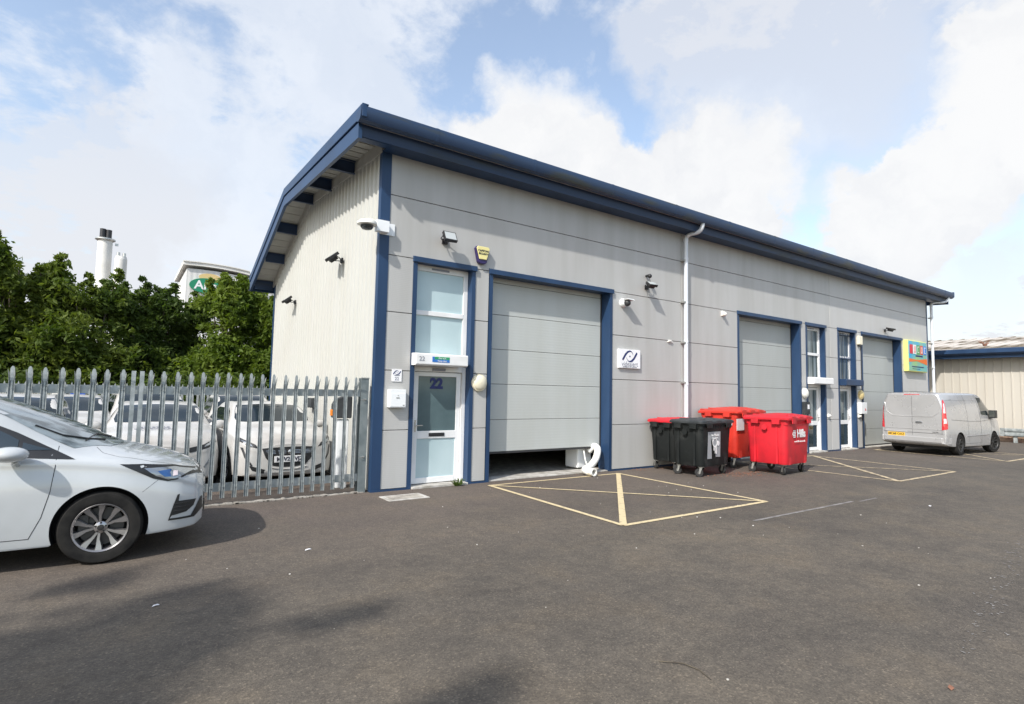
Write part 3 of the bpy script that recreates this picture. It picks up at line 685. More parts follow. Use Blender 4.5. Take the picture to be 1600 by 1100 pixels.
# ---- signs
e = mk('company_sign', (9.07, D, 2.40), 0, 'white square company sign with a dark blue eye shaped swoosh, reading videalert', 'sign', 'wall signs')
b = MB(); b.box(-.335, .335, -.05, -.0, -.205, .205); b.build('panel', 'white_sign', e, bevel=.004)
def swoosh(par, y, s, zo):
    b = MB()
    def cres(pts, w_):
        L = []; Rr = []
        for i, (px, pz) in enumerate(pts):
            a = pts[max(i-1, 0)]; c = pts[min(i+1, len(pts)-1)]; dx, dz = c[0]-a[0], c[1]-a[1]; l = math.hypot(dx, dz) or 1
            ww = w_[i]/2; L.append(((px-dz/l*ww)*s, (pz+dx/l*ww)*s+zo)); Rr.append(((px+dz/l*ww)*s, (pz-dx/l*ww)*s+zo))
        n = len(pts)
        b.add([(x, y, z) for x, z in L+Rr] + [(x, y-.003, z) for x, z in L+Rr], [(i, i+1, n+i+1, n+i) for i in range(n-1)] + [(2*n+i, 2*n+i+1, 3*n+i+1, 3*n+i) for i in range(n-1)])
    n = 14
    p1 = [(-.26+.26*t - .0, -.08+.20*sin(t*pi*.62)) for t in [i/n for i in range(n+1)]]
    p1 = [(-.26, -.10), (-.21, -.03), (-.15, .05), (-.08, .11), (0, .135), (.06, .12), (.10, .08), (.12, .03)]
    p2 = [(-x, -z) for x, z in p1]
    cres(p1, [.05, .055, .055, .05, .035, .02, .012, .004]); cres(p2, [.05, .055, .055, .05, .035, .02, .012, .004])
    b.cyl((0, y, zo), (0, y-.003, zo), .022*s, n=12)
    return b.build('logo', 'navy', par, fix=True)
swoosh(e, -.0505, .86, .055)
text('writing', 'videalert', .145, (.0, -.052, -.115), 'grey_text', e); text('writing', 'intelligent cctv systems', .045, (.0, -.052, -.175), 'grey_text', e, sx=1.05)
e = mk('number_plaque', (3.665, D, 1.86), 0, 'small white plaque with a swoosh over the number 22, above the post box', 'sign', 'wall signs')
b = MB(); b.box(-.085, .085, -.012, 0, -.10, .10); b.build('panel', 'white_sign', e)
swoosh(e, -.0125, .25, .045); text('writing', 'videalert', .028, (0, -.0135, .003), 'grey_text', e); text('writing', '22', .075, (0, -.0135, -.055), 'grey_text', e)
e = mk('colourful_sign', (24.42, D, 3.26), 0, 'bright turquoise lightbox sign with coloured letter tiles and an orange swoosh, yellow edged', 'sign', 'wall signs')
b = MB(); b.box(-.88, .88, -.14, 0, -.58, .58); b.build('case', mat('sign_yellow', (.80, .78, .22), .4) and 'sign_yellow', e, bevel=.01)
b = MB(); b.box(-.80, .86, -.148, -.1405, -.55, .55); m = mat('sign_cyan', (.05, .42, .60), .4); noisy(m, (.04, .38, .62), (.30, .50, .22), 1.1, 3, .42, .62); b.build('face', 'sign_cyan', e)
for i, (cc_, ch) in enumerate(((('sign_red', (.60, .03, .04)), 'L'), (('sign_white', (.75, .74, .70)), 'U'), (('sign_green', (.05, .30, .08)), 'C'), (('sign_crimson', (.62, .08, .03)), 'I'), (('sign_blue', (.04, .20, .60)), 'D'))):
    if cc_[0] not in M: mat(cc_[0], cc_[1], .4)
    x = -.72+i*.315; b = MB(); b.box(x, x+.27, -.156, -.1485, .08, .42); t_ = b.build('letter_tile', cc_[0], e)
    b = MB(); bw = .03
    if i % 2: b.box(x+.07, x+.07+bw, -.159, -.1565, .13, .37); b.box(x+.17, x+.17+bw, -.159, -.1565, .13, .37); b.box(x+.10, x+.17, -.159, -.1565, .13, .16)
    else: b.box(x+.07, x+.07+bw, -.159, -.1565, .13, .37); b.box(x+.10, x+.20, -.159, -.1565, .34, .37); b.box(x+.10, x+.20, -.159, -.1565, .13, .16)
    b.build('letter', 'sign_white' if i != 1 and 'sign_white' in M else 'sign_red', t_)
b = MB(); b.add([(-.80, -.152, -.10), (-.80, -.152, -.24), (-.1, -.152, -.18), (.86, -.152, -.30), (.86, -.152, -.06), (-.1, -.152, -.14)], [(0, 1, 2, 5), (5, 2, 3, 4)]); mat('sign_orange', (.75, .17, .03), .4); b.build('stripe', 'sign_orange', e, fix=False)
b = MB(); b.box(-.55, .55, -.151, -.1485, -.42, -.38); b.box(-.50, .2, -.151, -.1485, -.49, -.47); b.box(-.2, .45, -.151, -.1485, -.02, .04); b.build('writing', 'navy', e)
# ---- post boxes
e = mk('post_box', (3.655, D, 1.485), 0, 'white wall post box with a small crest, left of door 22', 'post box', 'wall post boxes')
b = MB(); b.box(-.14, .14, -.11, 0, -.145, .145); b.build('body', 'white_box', e, bevel=.006)
b = MB(); b.box(-.125, .135, -.114, -.1105, -.13, .085); b.build('door', 'white_box', e, bevel=.002)
b = MB(); b.box(-.03, .025, -.117, -.1145, .0, .02); b.cyl((0, -.114, .05), (0, -.119, .05), .008, n=10); b.box(.085, .115, -.117, -.1145, -.115, -.10); b.build('crest', 'zinc', e)
e = mk('post_box', (16.46, D, 1.34), 0, 'dark grey post box with a white label, partly behind the red bin', 'post box', 'wall post boxes')
b = MB(); b.box(-.15, .15, -.10, 0, -.19, .17); b.build('body', 'bin_lid_grey', e, bevel=.01); b = MB(); b.box(-.0, .10, -.104, -.1005, -.04, .09); b.build('label', 'white_sign', e)
e = mk('post_box', (20.0, D, 1.33), 0, 'white post box with a small red mark beside the far roller door', 'post box', 'wall post boxes')
b = MB(); b.box(-.20, .20, -.13, 0, -.19, .18); b.build('body', 'white_box', e, bevel=.008)
b = MB(); b.box(.05, .12, -.134, -.1305, -.09, -.04); b.box(.05, .07, -.134, -.1305, -.04, .0); b.build('mark', 'red_text', e)
# ---- portable air unit with a hose in the gap under the door
e = mk('air_unit', (8.20, 8.99, .02), R(8), 'white portable air unit standing in the gap beneath the near roller door', 'air unit')
b = MB(); b.box(-.22, .22, 0, .36, .03, .62); b.build('body', 'white_box', e, bevel=.02); b = MB(); b.box(-.02, .14, -.004, .0, .25, .5); b.build('label', 'plate_white', e)
pts = [(8.22, 8.90, .40), (8.30, 8.82, .50), (8.30, 8.70, .46), (8.16, 8.60, .28), (7.92, 8.52, .14), (7.74, 8.46, .10), (7.68, 8.38, .085), (7.68, 8.27, .085), (7.68, 8.16, .085)]
P_ = []
for i in range(len(pts)-1):
    for t in range(12):
        p0, p1, p2, p3 = [Vector(pts[max(0, min(len(pts)-1, j))]) for j in (i-1, i, i+1, i+2)]; u = t/12
        P_.append(.5*((2*p1)+(-p0+p2)*u+(2*p0-5*p1+4*p2-p3)*u*u+(-p0+3*p1-3*p2+p3)*u**3))
P_.append(Vector(pts[-1]))
b = MB(); b.tube(P_, [.068 + (.006 if i % 2 else 0) for i in range(len(P_))], 18, caps=False)
b.tube([p for p in P_[-8:]], .058, 16, caps=False)
d_ = (P_[-1]-P_[-2]).normalized(); b.lathe([(.056, 0), (.076, 0), (.076, .025), (.056, .025)], P_[-1], d_, 24, closed=True)
tag(b.build('vent_hose', 'white_plastic', smooth=60), 'white flexible vent hose curling out onto the tarmac with its open end facing out', 'hose')
b = MB(); b.tube([(8.02, 8.82, .42), (7.92, 8.66, .25), (7.86, 8.52, .13)], .014, 8); tag(b.build('cable', 'white_plastic', smooth=60), 'thin white cable hanging beside the vent hose under the near roller door', 'cable')

# ---- bins
def ebin(loc, rz, W, Dp, H, body, lid, label, poster=None, holder=True, warp=.006):
    e = mk('wheelie_bin', loc, rz, label, 'bin', 'four wheeled bins outside the units')
    zb, zt = .20*H/1.3+.03, H-.10
    def ring(w_, d_, z, r=.09, n=5):
        o = []
        for cx_, cy_, a0 in ((w_/2-r, d_/2-r, 0), (-w_/2+r, d_/2-r, 90), (-w_/2+r, -d_/2+r, 180), (w_/2-r, -d_/2+r, 270)):
            for i in range(n+1): a = R(a0+90*i/n); o.append((cx_+r*cos(a), cy_+r*sin(a), z))
        return o
    b = MB()
    prof = [(.78, .78, zb, .05), (.86, .84, zb, .08), (.89, .87, zb+.03, .10), (.92, .90, (zb+zt)*.5, .10), (.95, .94, zt-.12, .09), (.96, .95, zt-.02, .08), (1.0, 1.0, zt-.015, .07), (1.0, 1.0, zt+.02, .07), (.97, .97, zt+.022, .06), (.95, .95, zt-.1, .05), (.5, .5, zt-.11, .05)]
    b.grid([ring(W*a, Dp*c_, z, r) for a, c_, z, r in prof], closed=True)
    # pressed channels up the front and sides
    for sx_ in (-.30, .30): b.box(W*sx_-.05, W*sx_+.05, -Dp*.44-.0, -Dp*.36, zb+.0, zb+.16)
    for i in range(10): x = -W*.36+i*W*.08; b.box(x-.007, x+.007, -Dp*.49, -Dp*.44, zt-.085, zt-.014)
    for sy_ in (-.25, .25): b.box(-W*.485, -W*.42, Dp*sy_-.02, Dp*sy_+.02, zb+.02, zt-.03)
    # lifting lugs at the rim
    for s_ in (-1, 1):
        for y in (-.26, .22):
            yy = Dp*y; xx = s_*W*.5
            b.box(min(xx, xx+s_*.05), max(xx, xx+s_*.05), yy-.09, yy+.09, zt-.0, zt+.02); b.box(min(xx+s_*.03, xx+s_*.05), max(xx+s_*.03, xx+s_*.05), yy-.09, yy+.09, zt-.085, zt)
            for q in (-.09, .075): b.box(min(xx-s_*.02, xx+s_*.05), max(xx-s_*.02, xx+s_*.05), yy+q, yy+q+.015, zt-.085, zt)
    for x in (-.3, .3): b.box(W*x-.09, W*x+.09, -Dp*.5-.045, -Dp*.5, zt-.01, zt+.018); b.box(W*x-.09, W*x+.09, -Dp*.5-.045, -Dp*.5-.03, zt-.07, zt-.01)
    b.build('body', body, e, smooth=35)
    if holder:
        t = MB()
        for s_ in (-1, 1): t.cyl((s_*W*.44, 0, zt-.16), (s_*W*.53, 0, zt-.16), .035, n=14); t.cyl((s_*W*.525, 0, zt-.16), (s_*W*.535, 0, zt-.16), .06, n=14)
        t.build('trunnion', body, e, smooth=40)
    l = MB(); rows_ = []
    for w_, d_, z, r in ((1.05, 1.06, zt+.018, .06), (1.055, 1.065, zt+.055, .06), (1.02, 1.03, zt+.078, .07), (.9, .9, zt+.088, .1), (.5, .5, zt+.105, .08), (.02, .02, zt+.108, .004)): rows_.append([(x, y, z_+warp*sin(x*3.1+W)*(.6+y)+warp*.8*sin(y*5+2)) for x, y, z_ in ring(W*w_, Dp*d_, z, r)])
    l.grid(rows_[::-1], closed=True); l.add(rows_[0], [tuple(range(len(rows_[0])))])
    for x in (-.3, 0, .3): l.box(W*x-.10, W*x+.10, -Dp*.535, -Dp*.505, zt+.03, zt+.075); l.box(W*x-.012, W*x+.012, -Dp*.4, Dp*.4, zt+.085, zt+.108)
    ld = l.build('lid', lid, e, smooth=30)
    hg = MB(); hg.cyl((-W*.42, Dp*.52, zt+.06), (W*.42, Dp*.52, zt+.06), .018, n=10); hg.build('hinge', body, e, smooth=40)
    for i, (sx_, sy_) in enumerate(((-1, -1), (1, -1), (-1, 1), (1, 1))):
        x, y = sx_*W*.36, sy_*Dp*.34; a = random.uniform(-.9, .9); ax = Vector((cos(a), sin(a), 0)); fw = Vector((-sin(a), cos(a), 0))*.045
        k = MB(); k.box(x-.05, x+.05, y-.04, y+.04, zb-.015, zb+.0)
        c0 = Vector((x, y, .085)) + fw
        for q in (-.032, .032):
            p = [Vector((x, y, zb-.015)) + ax*q - fw*.3, Vector((x, y, zb-.015)) + ax*q + fw*.9, c0 + ax*q + Vector((0, 0, -.02)) + fw*.3, c0 + ax*q + Vector((0, 0, -.02)) - fw*.3]
            k.add([v_ - ax*.003 for v_ in p] + [v_ + ax*.003 for v_ in p], [(0, 1, 2, 3), (7, 6, 5, 4), (0, 4, 5, 1), (1, 5, 6, 2), (2, 6, 7, 3), (3, 7, 4, 0)])
        cs = k.build('castor', 'zinc', e)
        t = MB(); t.lathe([(.03, -.022), (.078, -.022), (.085, -.012), (.085, .012), (.078, .022), (.03, .022)], c0, ax, 22, closed=True); t.build('tyre', 'rubber', cs, smooth=40)
        h = MB(); h.cyl(c0-ax*.024, c0+ax*.024, .034, n=14); h.build('hub', 'rubber_grey', cs, smooth=40)
    return e, zb, zt
ebin((10.20, 8.13, 0), R(1), 1.16, .72, 1.12, 'bin_black', 'bin_red', 'black four wheeled bin with a red lid, against the wall beside the downpipe')
e, zb, zt = ebin((10.03, 7.38, 0), R(4), 1.18, .74, 1.15, 'bin_black', 'bin_lid_grey', 'black four wheeled bin with a dark lid and a torn grey poster on its front')
p = MB(); y = -.355
def fy(z): return -.74*(.44+.035*(z-zb)/(zt-zb))-.008
z0, z1 = .36, .90
def pz(x, z): return (x, fy(z), z)
p.add([pz(x-.34, z) for x, z in ((.0, z1), (.46, z1), (.465, .70), (.47, z0+.02), (.30, z0+.03), (.28, .58), (.19, .66), (.11, .78), (.14, .55), (.16, z0), (-.005, z0), (.0, .70))],
      [(0, 1, 2, 6, 7, 11), (2, 3, 4, 5, 6), (7, 8, 9, 10, 11)])
po = p.build('poster', 'poster_grey', e, fix=False)
hd = MB(); hd.lathe([(.072, -.002), (.09, -.002), (.09, .002), (.072, .002)], (-.08, fy(.68)-.004, .68), (0, -1, 0), 24, closed=True)
hd.box(-.135, -.11, fy(.6)-.012, fy(.6)-.008, .52, .62); hd.box(-.09, -.07, fy(.6)-.012, fy(.6)-.008, .46, .62); hd.box(-.05, -.025, fy(.6)-.012, fy(.6)-.008, .45, .64); hd.cyl((.03, fy(.7)-.004, .66), (.03, fy(.7)-.009, .66), .05, n=12)
hd.build('picture', 'plate_white', po, fix=False)
text('writing', 'No Plastic', .075, (-.09, fy(.85)-.006, .83), 'plate_white', po); text('writing', 'bags please', .045, (-.08, fy(.79)-.006, .775), 'plate_white', po)
e, zb, zt = ebin((12.0, 7.98, 0), R(3), 1.24, .98, 1.34, 'bin_orange_red', 'bin_orange_red', 'orange red bin with small white labels, half hidden behind the brighter red bin', warp=.028)
lb = MB(); xx = -.58; lb.box(-.6085, -.6005, -.36, -.26, .97, 1.03); lb.box(-.6085, -.6005, .12, .24, .93, 1.0); lb.box(-.6, -.30, -.478, -.468, .86, 1.12); lb.build('label', 'plate_white', e)
e, zb, zt = ebin((11.86, 6.76, 0), R(5), 1.20, .94, 1.25, 'bin_red', 'bin_red', 'bright red four wheeled bin nearest the yard, white logo on its front', warp=.022)
def fy2(z): return -.94*(.44+.035*(z-zb)/(zt-zb))-.012
text('logo', 'Hills', .23, (.10, fy2(.92), .86), 'plate_white', e, bold=.008); text('web_address', 'www.hills-waste.co.uk', .058, (.04, fy2(.74), .70), 'plate_white', e)
lg = MB()
for i in range(5): lg.box(-.32+.022*abs(2-i), -.17, fy2(.9)-.002, fy2(.9)+.003, .785+i*.033, .806+i*.033)
lg.build('emblem', 'plate_white', e)
# ---- scattered small things
b = MB()
for i in range(420):
    if random.random() < .6: x, y = random.gauss(10.9, .5), random.gauss(6.95, .16)
    else: x, y = random.uniform(9.0, 12), random.uniform(8.25, 8.55)
    if random.random() < .1: x, y = random.uniform(3.3, 24), D - abs(random.gauss(0, .12)) - .03
    s_ = random.uniform(.008, .028); a = random.uniform(0, pi); z = .003
    b.add([(x+cos(a)*s_, y+sin(a)*s_, z+random.uniform(0, .012)), (x-sin(a)*s_*.6, y+cos(a)*s_*.6, z), (x-cos(a)*s_, y-sin(a)*s_, z+random.uniform(0, .012)), (x+sin(a)*s_*.6, y-cos(a)*s_*.6, z)], [(0, 1, 2, 3)])
tag(b.build('leaf_litter', 'dead_leaf', fix=False), 'reddish brown leaf litter drifted around the bins', 'leaf litter', kind='stuff')
b = MB()
for i in range(60):
    x, y = random.uniform(-1.5, 9), random.uniform(1.6, 8); r = random.uniform(.004, .012)
    b.sphere((x, y, r*.4), r, 3, (1, 1, .6))
n0_ = len(b.f)
for i in range(170):  # flat flecks standing for the chalky scuff band, merged with the chips
    t = random.random(); x = 4.6 + 5.2*t + random.gauss(0, .10); y = 1.35 + .85*t + random.gauss(0, .05); r = random.uniform(.004, .016); a = random.uniform(0, pi)
    b.add([(x+r*cos(a)*1.6, y+r*sin(a)*1.6, .004), (x-r*sin(a)*.6, y+r*cos(a)*.6, .005), (x-r*cos(a)*1.6, y-r*sin(a)*1.6, .004), (x+r*sin(a)*.6, y-r*cos(a)*.6, .005)], [(0, 1, 2, 3)])
b.m = [0]*n0_ + [1]*(len(b.f)-n0_)
tag(b.build('chips_and_scuff', ['concrete_light', 'scuff'], fix=False), 'pale stone chips lying loose and flat flecks of a chalky scuff on the tarmac', 'stone chips', kind='stuff')
b = MB()
for i in range(60):
    a, r = random.uniform(0, 2*pi), random.uniform(.02, .11); x, y = 4.80, 8.47; h_ = random.uniform(.04, .13)
    d_ = Vector((cos(a), sin(a)*.5, 0)); n_ = Vector((-d_.y, d_.x, 0)).normalized()*.008; p0 = Vector((x, y, 0)) + d_*r*.4; p1 = p0 + d_*r + Vector((0, 0, h_))
    b.add([p0-n_, p0+n_, p1+n_*.6+Vector((0, 0, .01)), p1-n_*.6], [(0, 1, 2, 3)])
tag(b.build('weed', 'weed', fix=False), 'small green weed growing at the foot of door 22', 'weed')
b = MB(); b.tube([(2.78, 2.36, .008), (2.88, 2.26, .01), (2.90, 2.16, .008), (2.86, 2.05, .008)], [.003, .004, .004, .002], 6)
tag(b.build('twig', 'bark', smooth=60), 'thin dark twig lying on the tarmac in the foreground', 'twig')
def litter(x, y, s_, mm, lab, n='scrap_of_paper'):
    b = MB(); b.add([(x-s_, y-s_*.3, .004), (x-.1*s_, y-s_*.5, .012), (x+s_, y+.1*s_, .006), (x+.5*s_, y+s_*.5, .014), (x-.6*s_, y+.4*s_, .010)], [(0, 1, 2, 3, 4)])
    tag(b.build(n, mm, fix=False), lab, 'leaf' if n == 'fallen_leaf' else 'litter')
litter(1.62, 4.55+1.3, .035, 'plate_white', 'small white scrap of paper on the tarmac below the fence post')
litter(.29, 4.95, .025, 'plate_white', 'tiny white scrap on the tarmac in front of the white car')
litter(3.95, 1.25, .03, 'dead_leaf', 'pale brown fallen leaf at the lower right corner', 'fallen_leaf')
litter(10.3, 3.45, .04, 'plate_white', 'white speck of litter in the open yard left of the far bay point')

# ---------------------------------------------------------------- palisade fence
fe = empty('palisade_fence', (0, 8.65, 0), 0, 'galvanised steel palisade fence with splayed pointed pales beside the building', 'fence')
def pale_mesh(h0, h1, w_=.054, splay=True):
    """W section pale, its three points splayed at the top"""
    b = MB(); t = .003
    z = [h0, h1-.16, h1-.12, h1-.085, h1-.05]
    def strip(cols, y_off, tip):
        pass
    xs_ = [(-w_/2, .010), (-w_*.30, -.008), (-w_*.12, .002), (w_*.12, .002), (w_*.30, -.008), (w_/2, .010)]
    rows_ = []
    for zz_, dy, sp in ((h0, 0, 1), (h1-.20, 0, 1), (h1-.16, -.006, 1.0), (h1-.115, -.026, 1.04), (h1-.075, -.055, 1.1)):
        rows_.append([(x*(sp if abs(x) > w_*.2 else 1), -y + (dy if abs(x) > w_*.2 else 0), zz_) for x, y in xs_])
    b.grid([[r[k] for k in (0, 1)] for r in rows_]); b.grid([[r[k] for k in (4, 5)] for r in rows_])
    b.grid([[r[k] for k in (1, 2, 3, 4)] for r in rows_[:3]])
    # side points
    for s_, (i, j) in ((-1, (0, 1)), (1, (4, 5))):
        a_, c_ = rows_[-1][i], rows_[-1][j]; b.add([a_, c_, ((a_[0]+c_[0])/2 + s_*.004, a_[1]-.036, h1-.038)], [(0, 1, 2)])
    # middle point, rounded
    r0 = rows_[2]; pr = [(-.017, h1-.16), (.017, h1-.16), (.0185, h1-.035), (.013, h1-.012), (.005, h1), (-.005, h1), (-.013, h1-.012), (-.0185, h1-.035)]
    b.prism(pr, -.006, -.002, 'y')
    for z_ in (.245, 1.555): b.cyl((0, -.003, z_), (0, -.014, z_), .009, n=6)
    return b
pm = pale_mesh(.09, 1.81); 
bolt = None
p0 = None; px_ = -1.07 - .15*8
i = 0
while px_ < 3.06:
    if not (.05 < px_ < .25):
        if p0 is None:
            p0 = pm.build('pale', 'galv', fe, fix=False); p0.data.materials[0] = M['galv']
            s_ = p0.modifiers.new('thickness', 'SOLIDIFY'); s_.thickness = .003
            q = p0
        else: q = p0.copy(); C.objects.link(q); q.parent = fe
        q.location = (px_, -.03, random.uniform(-.006, .006)); q.rotation_euler = (random.uniform(-.004, .004), random.uniform(-.006, .006), random.uniform(-.05, .05))
    i += 1; px_ = -1.07 - .15*8 + .1507*i
for (z0, z1) in ((1.505, 1.61), (.185, .30)):
    b = MB(); b.prism([(0, z0), (.05, z0), (.05, z0+.006), (.006, z0+.006), (.006, z1), (0, z1)], -2.6, 3.10); b.build('rail', 'galv', fe)
for x in (.105, .195):
    b = MB(); b.box(x-.024, x+.024, -.045, -.036, .05, 1.80); b.build('post_plate', 'galv', fe)
b = MB(); b.box(3.10, 3.225, -.02, -.012, 0, 1.80); b.box(3.158, 3.166, -.012, .10, 0, 1.80); b.box(3.10, 3.225, .10, .108, 0, 1.80); b.build('post', 'galv_post', fe, bevel=.001)
b = MB(); b.box(3.095, 3.23, -.03, -.021, 1.795, 1.81)
for z in (.56, 1.46): b.cyl((3.17, -.05, z), (3.17, -.018, z), .014, n=6); b.cyl((3.10, -.05, z), (3.18, -.05, z), .006, n=6)
b.build('bolt', 'zinc', fe)
# ---------------------------------------------------------------- vehicles (nose at +X in their own space: x is forward, origin under the nose)
def crom(a, b, c, d, t): return .5*((2*b)+(-a+c)*t+(2*a-5*b+4*c-d)*t*t+(-a+3*b-3*c+d)*t**3)
def loft(st, subx=4, suby=4, sharp=()):
    """st: list of (x, [(y,z)...]) half sections from bottom centre to top centre; returns a closed MB"""
    n = len(st[0][1]); rows = []
    K = len(st)
    for i in range(K-1):
        for s in range(subx if i < K-1 else 1):
            t = s/subx; row = []
            idx = [max(0, i-1), i, i+1, min(K-1, i+2)]
            x = st[i][0]*(1-t)+st[i+1][0]*t
            for k in range(n):
                row.append((x, crom(*[st[j][1][k][0] for j in idx], t), crom(*[st[j][1][k][1] for j in idx], t)))
            rows.append(row)
    rows.append([(st[-1][0], y, z) for y, z in st[-1][1]])
    out = []
    for row in rows:
        q = []
        for k in range(n-1):
            idx = [max(0, k-1), k, k+1, min(n-1, k+2)]
            for s in range(suby):
                t = s/suby; q.append((row[0][0], max(0, crom(*[row[j][1] for j in idx], t)), crom(*[row[j][2] for j in idx], t)))
        q.append(row[-1]); full = q + [(x, -y, z) for x, y, z in q[-2:0:-1]]
        out.append(full)
    mb = MB(); mb.grid(out, closed=True); L = len(out[0])
    mb.add(out[0], [tuple(range(L))]); mb.add(out[-1], [tuple(range(L))[::-1]])
    return mb
def cut(o, cutters):
    """carve the wheel arches out of a body mesh for good"""
    for c in cutters:
        md = o.modifiers.new('c', 'BOOLEAN'); md.object = c; md.operation = 'DIFFERENCE'; md.solver = 'EXACT'; md.material_mode = 'TRANSFER'
    bpy.context.view_layer.update()
    me = bpy.data.meshes.new_from_object(o.evaluated_get(bpy.context.evaluated_depsgraph_get()))
    o.modifiers.clear(); o.data = me
    me.polygons.foreach_set('use_smooth', [True]*len(me.polygons)); me.set_sharp_from_angle(angle=R(32))
    for c in cutters: bpy.data.objects.remove(c)
def tree_of(mb):
    bm = bmesh.new(); vs = [bm.verts.new(p) for p in mb.v]
    for f in mb.f:
        try: bm.faces.new([vs[i] for i in f])
        except ValueError: pass
    bm.normal_update(); t = BVHTree.FromBMesh(bm); bm.free(); return t
def decal(name, tree, poly, mode, matn, parent, off=.004, step=.05, flip=1, thick=.0):
    """a panel with a crisp outline laid on the body skin; mode: side (x,z) / front (y,z) / rear (y,z) / top (x,y)"""
    # dense outline and interior points
    pts = []
    for i in range(len(poly)):
        a, b = Vector(poly[i]), Vector(poly[(i+1) % len(poly)]); n = max(1, int((b-a).length/step))
        pts += [a.lerp(b, t/n) for t in range(n)]
    E_ = [(i, (i+1) % len(pts)) for i in range(len(pts))]
    x0, x1 = min(p.x for p in pts), max(p.x for p in pts); y0, y1 = min(p.y for p in pts), max(p.y for p in pts)
    ins = []
    x = x0 + step/2
    while x < x1:
        y = y0 + step/2
        while y < y1:
            c = False; j = len(pts)-1
            for i in range(len(pts)):
                if (pts[i].y > y) != (pts[j].y > y) and x < (pts[j].x-pts[i].x)*(y-pts[i].y)/(pts[j].y-pts[i].y)+pts[i].x: c = not c
                j = i
            if c and min((p-Vector((x, y))).length for p in pts) > step*.4: ins.append(Vector((x, y)))
            y += step
        x += step
    vo, _, fo, *_r = delaunay_2d_cdt([*pts, *ins], E_, [], 1, 1e-6)
    V = []
    for p in vo:
        if mode == 'side': o, d = Vector((p.x, flip*3, p.y)), Vector((0, -flip, 0))
        elif mode == 'front': o, d = Vector((2, p.x, p.y)), Vector((-1, 0, 0))
        elif mode == 'rear': o, d = Vector((-9, p.x, p.y)), Vector((1, 0, 0))
        elif mode == 'corner': d = Vector((.7071, -.7071*flip, 0)); o = Vector((-4.9, .92*flip, p.y)) + Vector((.7071, .7071*flip, 0))*p.x - d*3
        else: o, d = Vector((p.x, p.y, 4)), Vector((0, 0, -1))
        h = tree.ray_cast(o, d)
        if h[0] is None: V.append(None)
        else:
            nn = h[1] if h[1].dot(d) < 0 else -h[1]
            V.append(h[0] + nn*off)
    mb = MB(); mp = {}; vs = []
    for i, v in enumerate(V):
        if v is not None: mp[i] = len(vs); vs.append(v)
    mb.add(vs, [[mp[i] for i in f] for f in fo if all(i in mp for i in f)])
    if not mb.f: return None
    o = mb.build(name, matn, parent, smooth=50, fix=True)
    if thick: s = o.modifiers.new('thickness', 'SOLIDIFY'); s.thickness = thick; s.offset = 1
    return o
def loopline(tree, pts, mode, r, flip=1, off=.001):
    """a thin strip following the skin, for shut lines and mouldings"""
    P_ = []
    for i in range(len(pts)-1):
        a, b = Vector(pts[i]), Vector(pts[i+1]); n = max(2, int((b-a).length/.04))
        for t in range(n): P_.append(a.lerp(b, t/n))
    P_.append(Vector(pts[-1])); out = []
    for p in P_:
        if mode == 'side': o, d = Vector((p.x, flip*3, p.y)), Vector((0, -flip, 0))
        elif mode == 'front': o, d = Vector((2, p.x, p.y)), Vector((-1, 0, 0))
        elif mode == 'rear': o, d = Vector((-9, p.x, p.y)), Vector((1, 0, 0))
        else: o, d = Vector((p.x, p.y, 4)), Vector((0, 0, -1))
        h = tree.ray_cast(o, d)
        if h[0] is not None: out.append(h[0]-d*off)
    mb = MB()
    if len(out) > 1: mb.tube(out, r, 6)
    return mb
